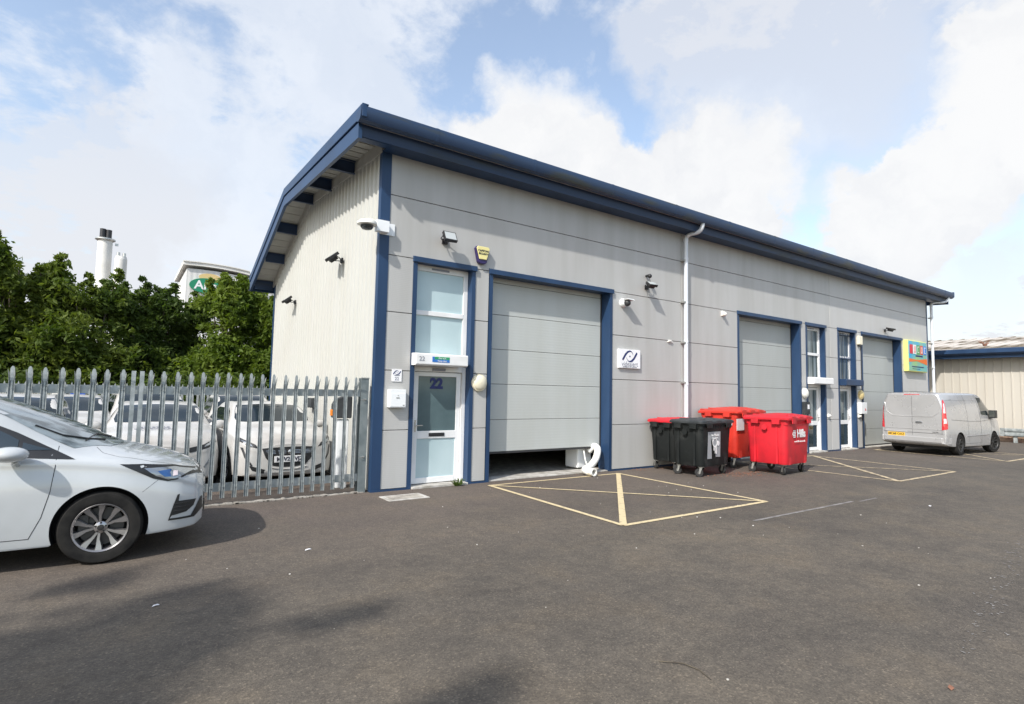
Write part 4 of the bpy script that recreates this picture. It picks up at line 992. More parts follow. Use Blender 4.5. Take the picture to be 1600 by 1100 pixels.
def wheel(parent, x, y, r, wd, side, spokes=5, dark=False, steer=0.):
    """side: +1 when the outer face looks to +Y"""
    e = MB(); ax = Vector((0, side, 0)); c = Vector((0, 0, 0)); rr = r*.66
    e.lathe([(rr, -wd/2), (rr*1.12, -wd/2-.004), (r*.93, -wd/2), (r*.99, -wd/2+.03), (r, -wd/2+.06), (r, wd/2-.06), (r*.99, wd/2-.03), (r*.93, wd/2), (rr*1.12, wd/2+.006), (rr*1.02, wd/2-.002), (rr, wd/2-.012)], c, ax, 56, closed=True)
    t = e.build('wheel', 'tyre', parent, smooth=35); t.location = (x, y, r); t.rotation_euler = (0, 0, steer)
    b = MB(); b.lathe([(rr*1.01, wd/2-.004), (rr*.985, wd/2+.002), (rr*.93, wd/2-.012), (rr*.90, wd/2-.10), (rr*.90, -wd/2+.02), (rr*1.0, -wd/2+.01)], c, ax, 56)
    up = Vector((0, 0, 1)); sd = ax.cross(up)
    for i in range(spokes):
        for k in (-1, 1):
            a0 = 2*pi*i/spokes + .3 + k*.12; a1 = 2*pi*i/spokes + .3 + k*.30
            d0 = up*cos(a0)+sd*sin(a0); d1 = up*cos(a1)+sd*sin(a1); n0 = ax.cross(d0); n1 = ax.cross(d1)
            q = [(d0*rr*.16, n0, .011, wd/2-.035), (d0.lerp(d1, .5).normalized()*rr*.50, n0, .014, wd/2-.030), (d1*rr*.78, n1, .026, wd/2-.020), (d1*rr*.96, n1, .034, wd/2-.014)]
            rows_ = []
            for p, n_, w_, h_ in q: rows_.append([p-n_*w_+ax*(h_-.03), p-n_*w_*.75+ax*h_, p+n_*w_*.75+ax*h_, p+n_*w_+ax*(h_-.03)])
            b.grid(rows_)
    b.lathe([(rr*.24, wd/2-.07), (rr*.24, wd/2-.035), (rr*.16, wd/2-.026), (0, wd/2-.024)], c, ax, 24)
    b.build('rim', 'alloy_dark' if dark else 'alloy', t, smooth=30)
    k = MB(); k.lathe([(rr*.9, -wd/2+.03), (rr*.9, wd/2-.14), (rr*.3, wd/2-.14)], c, ax, 36); k.build('wheel_well', 'dark', t)
    k = MB(); k.lathe([(rr*.80, wd/2-.115), (rr*.80, wd/2-.10), (rr*.3, wd/2-.10)], c, ax, 36); k.obox(sd*rr*.62+up*rr*.2+ax*(wd/2-.09), .07, .04, .14, Matrix.Identity(3)); k.build('brake_disc', 'brake', t, smooth=30)
    k = MB()
    for i in range(5): a = 2*pi*i/5; p = (up*cos(a)+sd*sin(a))*rr*.19; k.cyl(p+ax*(wd/2-.04), p+ax*(wd/2-.024), .009, n=8)
    k.lathe([(.028, wd/2-.03), (.026, wd/2-.018), (0, wd/2-.016)], c, ax, 16); k.build('hub_cap', 'alloy_dark', t, smooth=30)
    return t
def mirror(parent, x, y, z, side, matn, s=1.):
    m_ = MB(); m_.sphere((x, y, z), .1*s, 12, (1.10, .95, .55)) if s > 1.2 else m_.sphere((x, y, z), .1*s, 10, (.62, 1.25, .78)); m_.tube([(x+.03, y-side*.05, z-.06), (x+.04, y-side*.14, z-.10)], .02*s, 8)
    return m_.build('door_mirror', matn, parent, smooth=60)

# half section helper for hatchbacks
def hsec(ym, zb, zs, zm, yw, zw, yr, zr, zc):
    return [(0, zb), (ym*.62, zb), (ym*.93, zb+.03), (ym*.985, zs), (ym, zm), (yw+(ym-yw)*.45, (zm*.35+zw*.65)), (yw, zw), (yr, zr), (yr*.70, zr+(zc-zr)*.62), (yr*.36, zc-(zc-zr)*.08), (0, zc)]
def hatch_body(L, stations): return [(-x, hsec(*s)) for x, s in stations]
def arch(cx, r, y0, y1, z):
    mb = MB(); mb.cyl((cx, y0, z), (cx, y1, z), r, n=64); me = mb.mesh('arch', 'dark'); return link('arch', me)

def car_base(label, loc, rz, mb, axles, r, track, paintn, group, scale=1., spokes=5, cat='car', name='parked_car', wd=.20, dark=False, archr=1.13, steer=0.):
    e = empty(name, loc, rz, label, cat, group); e.scale = (scale,)*3 if isinstance(scale, (int, float)) else scale
    tr = tree_of(mb); body = mb.build('body', [paintn, 'dark'], None, smooth=32)
    cs = [arch(cx, r*archr, s_*(track/2-.17), s_*(track/2+.5), r*1.02) for cx in axles for s_ in (-1, 1)]
    bpy.context.view_layer.update(); cut(body, cs); body.parent = e
    for j, cx in enumerate(axles):
        for s_ in (-1, 1): wheel(e, cx, s_*(track/2-wd/2+.02), r, wd, s_, spokes, dark, steer if j == 0 else 0.)
    return e, tr, body
# ---- the white electric hatchback in the foreground
ZOE = [ # x, ym, zb, zs, zm, yw, zw, yr, zr, zc
 (.00, .34, .28, .34, .46, .32, .55, .26, .62, .66), (.03, .56, .23, .31, .47, .52, .61, .40, .69, .73), (.10, .71, .20, .29, .49, .66, .67, .50, .755, .80),
 (.24, .80, .19, .28, .53, .755, .74, .59, .82, .87), (.45, .85, .18, .27, .57, .81, .82, .67, .885, .94), (.66, .88, .18, .27, .61, .835, .88, .70, .94, .99),
 (.84, .89, .18, .26, .63, .845, .915, .715, .97, 1.05), (1.08, .893, .18, .26, .65, .85, .945, .72, 1.02, 1.18), (1.32, .894, .18, .26, .66, .845, .965, .70, 1.145, 1.30),
 (1.62, .894, .18, .26, .66, .84, .98, .665, 1.31, 1.42), (1.95, .894, .18, .26, .66, .835, 1.01, .62, 1.445, 1.53), (2.3, .894, .18, .26, .66, .83, 1.02, .60, 1.49, 1.56),
 (2.9, .894, .18, .26, .66, .83, 1.04, .60, 1.48, 1.55), (3.35, .885, .18, .26, .66, .81, 1.07, .57, 1.42, 1.49), (3.75, .85, .20, .28, .66, .76, 1.08, .52, 1.27, 1.34), (4.0, .76, .26, .34, .66, .68, .98, .46, 1.06, 1.12), (4.08, .55, .34, .42, .66, .50, .85, .36, .92, .96)]
mb = loft([(-s[0], hsec(*s[1:])) for s in ZOE], 6, 5)
e, tr, body = car_base('white electric hatchback parked at the left edge, nose towards the fence', (.80, 6.29+.88, 0), R(-3.0), mb, (-.85, -3.43), .325, 1.72, 'paint_white', None, archr=1.12)
S_ = -1
# glass
decal('windscreen', tr, [(-.84, -.48), (-.78, -.24), (-.76, 0), (-.78, .24), (-.84, .48), (-1.10, .71), (-1.35, .685), (-1.62, .635), (-1.90, .59), (-1.94, .3), (-1.95, 0), (-1.94, -.3), (-1.90, -.59), (-1.62, -.635), (-1.35, -.685), (-1.10, -.71)], 'top', 'windscreen_glass', e, .003, .06)
for s_ in (-1, 1):
    decal('side_window', tr, [(-1.07, .945), (-1.45, .975), (-2.2, 1.01), (-2.2, 1.405), (-1.95, 1.385), (-1.75, 1.305), (-1.5, 1.185), (-1.28, 1.06)], 'side', 'trim_black', e, .004, .06, s_)
    decal('side_window', tr, [(-1.48, 1.035), (-2.15, 1.05), (-2.15, 1.375), (-1.93, 1.35), (-1.74, 1.275), (-1.55, 1.165), (-1.48, 1.12)], 'side', 'auto_glass', e, .007, .06, s_)
    decal('side_window', tr, [(-1.24, 1.03), (-1.45, 1.035), (-1.45, 1.10), (-1.34, 1.06)], 'side', 'auto_glass', e, .007, .06, s_)
    decal('side_window', tr, [(-2.3, 1.04), (-3.2, 1.09), (-3.3, 1.2), (-3.1, 1.33), (-2.3, 1.40)], 'side', 'auto_glass', e, .007, .06, s_)
    for ln in ([(-1.205, 1.06), (-1.205, .90), (-1.225, .68), (-1.275, .46), (-1.35, .285)], [(-1.35, .285), (-3.0, .285)], [(-2.42, 1.02), (-2.42, .6), (-2.5, .3)]):
        q = loopline(tr, ln, 'side', .0035, s_, -.001); q.build('door_seam', 'seal', e)
    q = loopline(tr, [(-.55, .62), (-.43, .72)], 'side', .002, s_, -.0006); q.build('door_seam', 'seal', e)
    # sculpted shoulder crease
    mirror(e, -1.50, s_*.99, 1.02, s_, 'paint_white', 1.21)
    # headlamp: dark surround, clear lens, blue tinted unit
    hl = decal('headlight', tr, [(-.74, .885), (-.55, .872), (-.30, .835), (-.055, .765), (-.04, .71), (-.11, .735), (-.19, .735), (-.27, .71), (-.35, .70), (-.47, .735), (-.61, .815)], 'side', 'trim_black', e, .004, .03, s_)
    decal('lens', tr, [(-.55, .835), (-.30, .818), (-.11, .765), (-.19, .75), (-.28, .724), (-.35, .716), (-.45, .758)], 'side', 'lamp_clear', hl, .010, .03, s_)
    decal('lens', tr, [(-.44, .80), (-.33, .80), (-.33, .745), (-.38, .745)], 'side', 'lamp_blue', hl, .013, .03, s_)
    decal('lens', tr, [(-.315, .785), (-.275, .78), (-.275, .745), (-.315, .745)], 'side', 'lamp_pale', hl, .014, .03, s_)
    # bumper intake with its blade
    decal('bumper_intake', tr, [(-.33, .325), (-.295, .46), (-.262, .565), (-.243, .57), (-.25, .505), (-.10, .50), (-.12, .44), (-.18, .39), (-.30, .37)], 'side', 'trim_black', e, .004, .03, s_)
    decal('bumper_intake', tr, [(-.33, .325), (-.32, .345), (-.14, .345), (-.06, .50), (-.02, .53), (-.012, .47), (-.03, .39), (-.11, .325)], 'side', 'trim_black', e, .005, .03, s_)
    for z_ in (.41, .445, .48):
        q = loopline(tr, [(-.29, z_), (-.15, z_+.004)], 'side', .004, s_, .004); q.build('intake_slat', 'alloy_dark', e)
decal('lower_grille', tr, [(-.42, .30), (.42, .30), (.46, .46), (.2, .40), (-.2, .40), (-.46, .46)], 'front', 'trim_black', e, .004, .05)
decal('bonnet_line', tr, [(-.07, -.45), (-.055, 0), (-.07, .45), (-.058, .45), (-.043, 0), (-.058, -.45)], 'top', 'trim_black', e, .003, .05)
for s_ in (-1, 1):
    q = loopline(tr, [(-.08, s_*.44), (-.25, s_*.60), (-.5, s_*.72), (-.75, s_*.75), (-.88, s_*.70), (-.94, s_*.60)], 'top', .0025, 1, -.0008); q.build('door_seam', 'seal', e)
b = MB(); b.tube([tr.ray_cast(Vector((x, y, 3)), Vector((0, 0, -1)))[0] + Vector((0, 0, .012)) for x, y in ((-.90, -.30), (-1.02, -.50), (-1.2, -.60), (-1.4, -.62))], .008, 6)
b.tube([tr.ray_cast(Vector((x, y, 3)), Vector((0, 0, -1)))[0] + Vector((0, 0, .012)) for x, y in ((-.88, .10), (-.98, -.2), (-1.03, -.55))], .008, 6)
b.build('wiper', 'trim_black', e)
b = MB(); b.prism([(-1.20, .20), (-3.05, .19), (-3.05, .275), (-1.215, .275)], -.872, -.85, 'y'); b.build('sill', 'paint_white', e, bevel=.01)

# ---- the white cars standing behind the fence
def front_car(loc, rz, label, style, scale=.92):
    H = {'hatch': 0., 'tall': .08, 'low': -.03}[style if style in ('hatch', 'tall', 'low') else 'hatch']
    st = [(.00, .42, .28, .36, .50, .40, .62, .34, .72, .77), (.05, .66, .22, .30, .50, .60, .70, .46, .80, .86), (.16, .78, .20, .28, .54, .72, .80, .56, .88, .93),
          (.40, .85, .19, .27, .60, .80, .88, .66, .95, 1.00), (.80, .87, .19, .26, .64, .83, .94, .72, 1.0, 1.05), (1.05, .873, .19, .26, .65, .83, .965, .73, 1.03, 1.09), (1.25, .873, .19, .26, .65, .83, .98, .71, 1.12+H*.5, 1.19+H*.5),
          (1.55, .873, .19, .26, .65, .82, .99, .665, 1.28+H, 1.345+H), (1.85, .873, .19, .26, .65, .82, 1.0, .62, 1.385+H, 1.435+H), (2.3, .873, .19, .26, .65, .82, 1.01, .60, 1.42+H, 1.47+H),
          (3.1, .873, .19, .26, .65, .82, 1.03, .60, 1.40+H, 1.45+H), (3.6, .85, .20, .28, .65, .79, 1.05, .56, 1.30+H, 1.36+H), (3.95, .78, .26, .34, .65, .70, 1.0, .50, 1.06, 1.12), (4.05, .58, .34, .42, .65, .52, .85, .38, .92, .96)]
    mb = loft([(-s[0], hsec(*s[1:])) for s in st], 4, 4)
    e, tr, body = car_base(label, loc, rz, mb, (-.84, -3.38), .32, 1.70, 'paint_white_dusty', 'white cars parked behind the fence', scale)
    decal('windscreen', tr, [(-1.10, 0), (-1.12, -.45), (-1.20, -.66), (-1.33, -.68), (-1.6, -.63), (-1.78, -.58), (-1.80, 0), (-1.78, .58), (-1.6, .63), (-1.33, .68), (-1.20, .66), (-1.12, .45)], 'top', 'auto_glass_blue', e, .004, .09)
    for s_ in (-1, 1):
        decal('side_window', tr, [(-1.35, 1.02), (-2.3, 1.04), (-3.4, 1.09), (-3.45, 1.22+H*.6), (-3.0, 1.33+H), (-2.0, 1.34+H), (-1.75, 1.28+H*.8), (-1.5, 1.16+H*.5)], 'side', 'auto_glass', e, .005, .1, s_)
        mirror(e, -1.45, s_*.97, 1.03, s_, 'paint_white_dusty')
        hl = decal('headlight', tr, [(s_*.50, .70), (s_*.66, .735), (s_*.80, .83), (s_*.80, .90), (s_*.70, .84), (s_*.56, .77)] if style != 'low' else [(s_*.30, .72), (s_*.60, .78), (s_*.79, .88), (s_*.80, .80), (s_*.66, .72), (s_*.40, .66)], 'front', 'trim_black', e, .005, .05)
        if hl: decal('lens', tr, [(s_*.60, .735), (s_*.68, .765), (s_*.76, .84), (s_*.70, .815), (s_*.62, .77)], 'front', 'lamp_clear', hl, .010, .04)
        decal('running_light', tr, [(s_*.74, .72), (s_*.77, .72), (s_*.72, .55), (s_*.62, .40), (s_*.60, .42), (s_*.69, .56)], 'front', 'trim_black' if style == 'hatch' else 'lamp_clear', e, .006, .04)
    if style == 'low':
        decal('grille', tr, [(-.34, .66), (.34, .66), (.30, .55), (-.30, .55)], 'front', 'trim_black', e, .005, .05)
        text('writing', 'electric', .15, (-.62, -.10, 1.045), 'grey_text', e, (R(7), 0, R(90)), ext=.004); text('writing', 'zero emission', .10, (-.46, -.10, 1.028), 'grey_text', e, (R(7), 0, R(90)), ext=.004)
    else:
        g = decal('grille', tr, [(-.46, .70), (-.30, .715), (0, .72), (.30, .715), (.46, .70), (.40, .54), (.28, .40), (.12, .37), (-.12, .37), (-.28, .40), (-.40, .54)], 'front', 'trim_black', e, .005, .05)
        for z in (.685, .66, .635, .61, .585):
            w_ = .42 - (.70-z)*.5
            for a, b_ in ((-w_, -w_*.62), (-w_*.5, -w_*.16), (w_*.16, w_*.5), (w_*.62, w_)):
                q = loopline(tr, [(a, z), (b_, z)], 'front', .006, 1, .006)
                if q.v: q.build('grille_bar', 'alloy_dark' if abs(z-.635) > .03 else 'lamp_clear', g)
        q = loopline(tr, [(-.30, .37), (-.12, .335), (.12, .335), (.30, .37)], 'front', .010, 1, .008); q.build('bumper_strip', 'paint_white_dusty', e)
        b = MB(); b.sphere((.035, 0, .635), .042, 6, (.4, 1, 1)); b.build('badge', 'chrome', g)
        for s_ in (-1, 1): decal('bumper_intake', tr, [(s_*.40, .34), (s_*.66, .42), (s_*.60, .33), (s_*.42, .27)], 'front', 'trim_black', e, .005, .05)
    b = MB(); b.box(.015, .027, -.26, .26, .455, .565); pl = b.build('number_plate', 'plate_white', e, bevel=.003)
    return e, tr, pl
Q = -pi/2
e1, t1, pl = front_car((2.30, 9.62, 0), Q+R(2), 'dusty white hatchback facing the fence beside the building wall, numbered M?21', 'hatch')
text('plate_text', 'MW21 VJZ', .098, (.030, 0, .508), 'ink', pl, (pi/2, 0, pi/2), bold=.002)
e2, t2, _ = front_car((.52, 9.75, 0), Q+R(-1), 'white car behind the fence with lettering on its bonnet, left of the numbered hatchback', 'low', .93)
e3, *_ = front_car((-1.42, 9.8, 0), Q, 'white car behind the fence seen over the nearest bonnet, at the left edge', 'tall', .93)
e4, *_ = front_car((2.55, 14.4, 0), Q, 'white car in the rear row, behind the numbered hatchback', 'tall', .93)
e5, *_ = front_car((.72, 14.3, 0), Q+R(6), 'white car in the rear row with a pale blue roof edge, behind the lettered car', 'tall', .97)
e6, *_ = front_car((-.95, 14.2, 0), Q, 'white car in the rear row at the left, a gap away from the others', 'hatch', .93)

# ---- silver van by the far roller door
def vsec(ym, zb, zs, zm, yw, zw, yr, zr, zc):
    return [(0, zb), (ym*.6, zb), (ym*.94, zb+.02), (ym*.99, zs), (ym, zm), (yw, zw), ((yw+yr)/2+.012, (zw+zr)/2), (yr, zr-.09), (yr-.035, zr-.02), (yr-.14, zr+.012), (yr*.45, zc-.008), (0, zc)]
VAN = [(.0, .55, .36, .44, .60, .52, .78, .46, .98, 1.02), (.06, .80, .28, .40, .60, .76, .86, .66, 1.02, 1.05), (.25, .92, .24, .36, .62, .89, .98, .80, 1.12, 1.14), (.6, .965, .23, .34, .66, .93, 1.10, .84, 1.24, 1.27),
       (.95, .98, .23, .34, .70, .95, 1.18, .85, 1.42, 1.44), (1.3, .985, .23, .34, .72, .955, 1.22, .83, 1.70, 1.70), (1.65, .985, .23, .34, .72, .955, 1.24, .81, 1.90, 1.90), (2.1, .985, .23, .34, .72, .955, 1.25, .81, 1.95, 1.97),
       (3.2, .985, .24, .34, .72, .955, 1.25, .82, 1.95, 1.98), (4.4, .985, .26, .36, .72, .955, 1.25, .82, 1.94, 1.97), (4.80, .97, .30, .40, .70, .94, 1.25, .81, 1.93, 1.955), (4.90, .95, .34, .44, .70, .915, 1.25, .785, 1.90, 1.92), (4.93, .92, .38, .48, .70, .88, 1.25, .75, 1.87, 1.885)]
VS, VX, VYS = .95, .85, .90
mb = loft([(-s[0], vsec(*s[1:])) for s in VAN], 5, 3)
vx, vy, va = 19.72, 7.0, R(-3.5)
nose = Vector((vx, vy, 0)) + Matrix.Rotation(va, 3, 'Z') @ Vector((4.93*VX, 0, 0))
e, tr, body = car_base('silver panel van parked tail out by the far roller door, yellow number plate', tuple(nose), va, mb, (-.94, -3.87), .345, 1.90, 'paint_silver', None, (VX, VYS, VS), 5, 'van', 'parked_van', .22, True, 1.10, R(-14))
for s_ in (-1, 1):
    decal('cab_window', tr, [(-1.02, 1.25), (-1.35, 1.24), (-2.02, 1.28), (-2.05, 1.83), (-1.62, 1.82), (-1.45, 1.72)], 'side', 'auto_glass', e, .005, .08, s_)
    tl = decal('tail_light', tr, [(-.075, .80), (.10, .84), (.12, .96), (.075, 1.15), (.07, 1.34), (.055, 1.60), (.02, 1.74), (-.03, 1.70), (-.055, 1.40), (-.06, 1.1)], 'corner', 'lamp_red', e, .008, .03, s_)
    decal('lens', tr, [(-.035, 1.00), (.07, 1.01), (.05, 1.15), (-.03, 1.15)], 'corner', 'lamp_pale', tl, .013, .03, s_)
    decal('lens', tr, [(-.03, 1.32), (.04, 1.32), (.025, 1.62), (-.015, 1.62)], 'corner', 'lamp_pale', tl, .013, .03, s_)
    m_ = MB(); m_.box(-1.42, -1.24, s_*1.08-.10, s_*1.08+.10, 1.16, 1.42); m_.tube([(-1.3, s_*.93, 1.14), (-1.32, s_*1.06, 1.18)], .03, 8); mo = m_.build('door_mirror', 'trim_black', e, bevel=.035, segs=3)
    g_ = MB(); g_.box(-1.424, -1.4205, s_*1.08-.08, s_*1.08+.08, 1.20, 1.39); g_.build('mirror_glass', 'auto_glass', mo)
    for ln, rad in (([(-.9, 1.12), (-2.1, 1.06), (-3.0, 1.06), (-4.5, 1.12)], .006), ([(-2.15, 1.9), (-2.12, 1.2), (-2.1, .5), (-2.1, .36)], .005), ([(-1.2, 1.22), (-1.18, .8), (-1.30, .40)], .004), ([(-3.2, 1.88), (-3.2, .4)], .004), ([(-2.1, .36), (-3.5, .36)], .004), ([(-2.2, 1.72), (-4.6, 1.72)], .003)):
        q = loopline(tr, ln, 'side', rad, s_, -.001); q.build('door_seam', 'seal', e)
    q = loopline(tr, [(-1.42, .62), (-3.4, .60)], 'side', .014, s_, .004); q.build('rubbing_strip', 'paint_silver', e)
    q = loopline(tr, [(s_*.86, 1.86), (s_*.85, .70)], 'rear', .004); q.build('door_seam', 'seal', e)
    decal('reflector', tr, [(s_*.56, .44), (s_*.76, .44), (s_*.76, .48), (s_*.56, .48)], 'rear', 'lamp_red', e, .030, .04)
q = loopline(tr, [(-.0, 1.84), (-.0, .60)], 'rear', .004, 1, .0005); q.build('door_seam', 'seal', e)
q = loopline(tr, [(-.88, .685), (.88, .685)], 'rear', .006, 1, .0005); q.build('door_seam', 'seal', e)
# pressed swage on the rear doors
q = loopline(tr, [(-.84, 1.62), (-.76, 1.32), (-.58, 1.20), (.0, 1.19), (.58, 1.20), (.76, 1.32), (.84, 1.62)], 'rear', .012, 1, .0); q.build('door_swage', 'paint_silver', e, smooth=60)
q = loopline(tr, [(-.84, .80), (-.3, .80), (.0, .80), (.84, .80)], 'rear', .010, 1, .0); q.build('door_swage', 'paint_silver', e, smooth=60)
b = MB(); b.box(-4.99, -4.90, -.86, .86, .40, .56); b.prism([(-4.95, -.93), (-4.60, -1.0), (-4.60, -.96), (-4.9, -.86)], .36, .56, 'z'); b.prism([(-4.95, .93), (-4.60, 1.0), (-4.60, .96), (-4.9, .86)], .36, .56, 'z'); b.box(-4.965, -4.8, -.92, .92, .37, .42)
b.build('rear_bumper', 'paint_silver', e, bevel=.03, segs=3)
b = MB(); b.box(-4.955, -4.935, .16, .80, .535, .685); b.box(-4.975, -4.93, .14, .82, .685, .71); b.build('plate_recess', 'paint_silver', e, bevel=.008)
b = MB(); b.box(-4.966, -4.956, .22, .74, .555, .665); pl = b.build('number_plate', 'plate_yellow', e, bevel=.003)
text('plate_text', 'MC68 OXZ', .10, (-4.968, .48, .609), 'ink', pl, (pi/2, 0, -pi/2), bold=.002)
b = MB(); b.sphere((-4.945, -.20, 1.02), .05, 8, (.5, 2.2, .55)); b.box(-4.975, -4.955, -.30, -.12, 1.01, 1.035); b.build('door_handle', 'chrome', e, smooth=50)
b = MB(); b.box(-4.935, -4.925, -.75, -.58, .715, .74); b.build('badge', 'chrome', e)
b = MB(); b.box(-4.93, -4.85, -.24, .24, 1.865, 1.90); b.build('brake_light', 'lamp_red', e, bevel=.01)
decal('windscreen', tr, [(-.98, 0), (-1.02, -.6), (-1.08, -.78), (-1.55, -.74), (-1.60, 0), (-1.55, .74), (-1.08, .78), (-1.02, .6)], 'top', 'auto_glass', e, .006, .1)
for s_ in (-1, 1): decal('headlight', tr, [(s_*.55, .80), (s_*.88, .86), (s_*.86, 1.02), (s_*.62, .92)], 'front', 'lamp_clear', e, .006, .06)
decal('grille', tr, [(-.45, .78), (.45, .78), (.38, .55), (-.38, .55)], 'front', 'trim_black', e, .006, .06)
b = MB(); b.box(-4.7, -.4, -.75, .75, .20, .34); b.build('underbody', 'dark', e)
# ---------------------------------------------------------------- things beyond
# tall unit between the numbered hatchback and the wall
e = empty('charging_cabinet', (3.02, 9.25, 0), R(-10), 'narrow white cabinet with a dark rounded hood and orange lamp, just behind the fence post', 'cabinet')
b = MB(); b.box(-.08, .10, -.06, .10, 0, 1.12); b.build('cabinet_body', 'white_box', e, bevel=.01)
b = MB(); b.prism([(-.17, 1.14), (-.17, 1.36), (-.12, 1.46), (.0, 1.50), (.14, 1.50), (.14, 1.14)], -.10, .12, 'y'); b.build('hood', 'bin_lid_grey', e, bevel=.02)
b = MB(); b.box(-.20, -.165, -.09, .0, 1.18, 1.28); b.build('indicator', 'amber', e, bevel=.006)
b = MB(); b.box(.03, .05, -.075, -.06, .62, .66); b.box(.03, .05, -.075, -.06, .42, .45); b.build('latch', 'black_metal', e)
e = empty('junction_box', (XL-.0, 11.9, 1.32), R(-90), 'small dark grey box on the cream side wall above the parked hatchback', 'box')
b = MB(); b.box(-.16, .16, -.12, 0, -.10, .10); b.build('body', 'bin_lid_grey', e, bevel=.01)

# rear palisade fence
rf = empty('palisade_fence', (0, 20, 0), 0, 'far palisade fence along the back of the car compound, below the trees', 'fence')
pm = MB(); pm.prism([(-.03, 0), (.03, 0), (.03, 1.55), (0, 1.66), (-.03, 1.55)], -.02, .0, 'y'); first = None
for i in range(64):
    x = -3.6 + i*.142
    if first is None: q = first = pm.build('pale', 'galv_far', rf)
    else: q = first.copy(); C.objects.link(q); q.parent = rf
    q.location = (x, 0, random.uniform(-.01, .01))
b = MB(); b.box(-3.7, 5.6, 0, .05, 1.33, 1.40); b.box(-3.7, 5.6, 0, .05, .3, .37); b.build('rail', 'galv_far', rf)
sf = empty('slatted_fence', (-3.9, 19.4, 0), 0, 'pale close slatted screen at the far left behind the parked cars', 'fence')
b = MB()
for i in range(52): b.box(i*.045, i*.045+.022, 0, .02, .4, 1.50)
b.build('slats', mat('beige_slat', (.42, .42, .36), .7) and 'beige_slat', sf)
b = MB(); b.box(-.03, 2.36, .021, .06, 1.38, 1.44); b.box(-.03, 2.36, .021, .06, .5, .56); b.box(2.34, 2.46, 0, .12, 0, 1.55); b.build('frame', 'lamp_white', sf)
e = empty('blue_board', (-.98, 19.3, 0), 0, 'small plain blue board on posts seen between the fence pales', 'board')
b = MB(); b.box(-.18, .14, 0, .03, 1.18, 1.50); b.build('panel', mat('board_blue', (.02, .10, .50), .5) and 'board_blue', e); b = MB(); b.box(-.15, -.12, .03, .06, 0, 1.4); b.box(.08, .11, .03, .06, 0, 1.4); b.build('post', 'galv_far', e)

# trees beyond the rear fence
def leaf_crown(blobs, n, size, seed, flat=.25):
    rnd = random.Random(seed); v, f = [], []
    tot = sum(b[3]**2 for b in blobs)
    for (cx_, cy_, cz, r, *sq) in blobs:
        k = int(n*r*r/tot); sz = sq[0] if sq else .85
        # sub-clusters on and inside the shell
        ncl = max(6, int(k/42))
        for c in range(ncl):
            z = rnd.uniform(-1, 1); a = rnd.uniform(0, 2*pi); q = math.sqrt(1-z*z); rad = r*rnd.uniform(.35, 1.24)
            cc_ = Vector((cx_+rad*q*cos(a), cy_+rad*q*sin(a), cz+rad*sz*z)); cr = rnd.uniform(.16, .42)*(.7+.3*r)*min(1., r*2.0+.22)
            ax = Vector((rnd.gauss(0, 1), rnd.gauss(0, 1), rnd.gauss(.3, .6))).normalized()
            for i in range(42 if r > .3 else 16):
                p = Vector((rnd.gauss(0, 1), rnd.gauss(0, 1), rnd.gauss(0, .7)))*cr*.5 + ax*rnd.uniform(-1, 1)*cr*.8 + cc_
                nrm = Vector((rnd.gauss(0, 1), rnd.gauss(0, 1), rnd.gauss(.6, .8))).normalized(); t = nrm.orthogonal().normalized()
                t = Matrix.Rotation(rnd.uniform(0, 2*pi), 3, nrm) @ t; u = nrm.cross(t); s = size*rnd.uniform(.6, 1.3); m = len(v)
                v += [tuple(p-t*s), tuple(p-u*s*.42+nrm*s*.12), tuple(p+t*s), tuple(p+u*s*.42+nrm*s*.12)]; f.append((m, m+1, m+2, m+3))
    return v, f
def tree(name, x, y, h, w_, label, leafm, n, size, seed, group, base=.2, spires=3, trunk_r=.12):
    rnd = random.Random(seed); e = empty(name, (x, y, 0), 0, label, 'tree', group); blobs = []; tb = MB()
    tb.tube([(0, 0, 0), (.05, .02, h*.3), (.0, .05, h*.6), (.04, 0, h*.9)], [trunk_r, trunk_r*.8, trunk_r*.5, trunk_r*.15], 8)
    nb = 13
    for i in range(nb):
        t = (i+.5)/nb; z = h*(base*.5 + (.90-base*.5)*t); a = i*2.4+rnd.uniform(-.4, .4); env = w_*(.55+.45*sin(pi*min(1, t*1.15+.12)))*(1-.35*max(0, t-.6)/.4)
        rad = env*rnd.uniform(.35, .72); r = env*rnd.uniform(.36, .55)
        p = Vector((rad*cos(a), rad*sin(a), z)); blobs.append((p.x, p.y, p.z, r)); tb.tube([(0, .02, z*.55), p*.5+Vector((0, 0, z*.28)), p], [trunk_r*.45, trunk_r*.3, trunk_r*.1], 6)
    blobs.append((0, 0, h*.45, w_*.6))
    for i in range(spires):
        a = rnd.uniform(0, 2*pi); q = w_*rnd.uniform(.1, .75); hh = h*rnd.uniform(.90, 1.09)
        for k in range(6): blobs.append((q*cos(a)+rnd.uniform(-.10, .10), q*sin(a), hh-k*.22, .05+.07*k))
        tb.tube([(q*cos(a)*.5, q*sin(a)*.5, h*.6), (q*cos(a), q*sin(a), hh)], [.03, .008], 5)
    v, f = leaf_crown(blobs, n, size, seed+1); me = bpy.data.meshes.new('crown'); me.from_pydata(v, [], f); me.materials.append(M[leafm]); link('crown', me, e)
    tb.build('trunk', 'bark', e, smooth=60)
    return e
TG = 'trees behind the car compound'
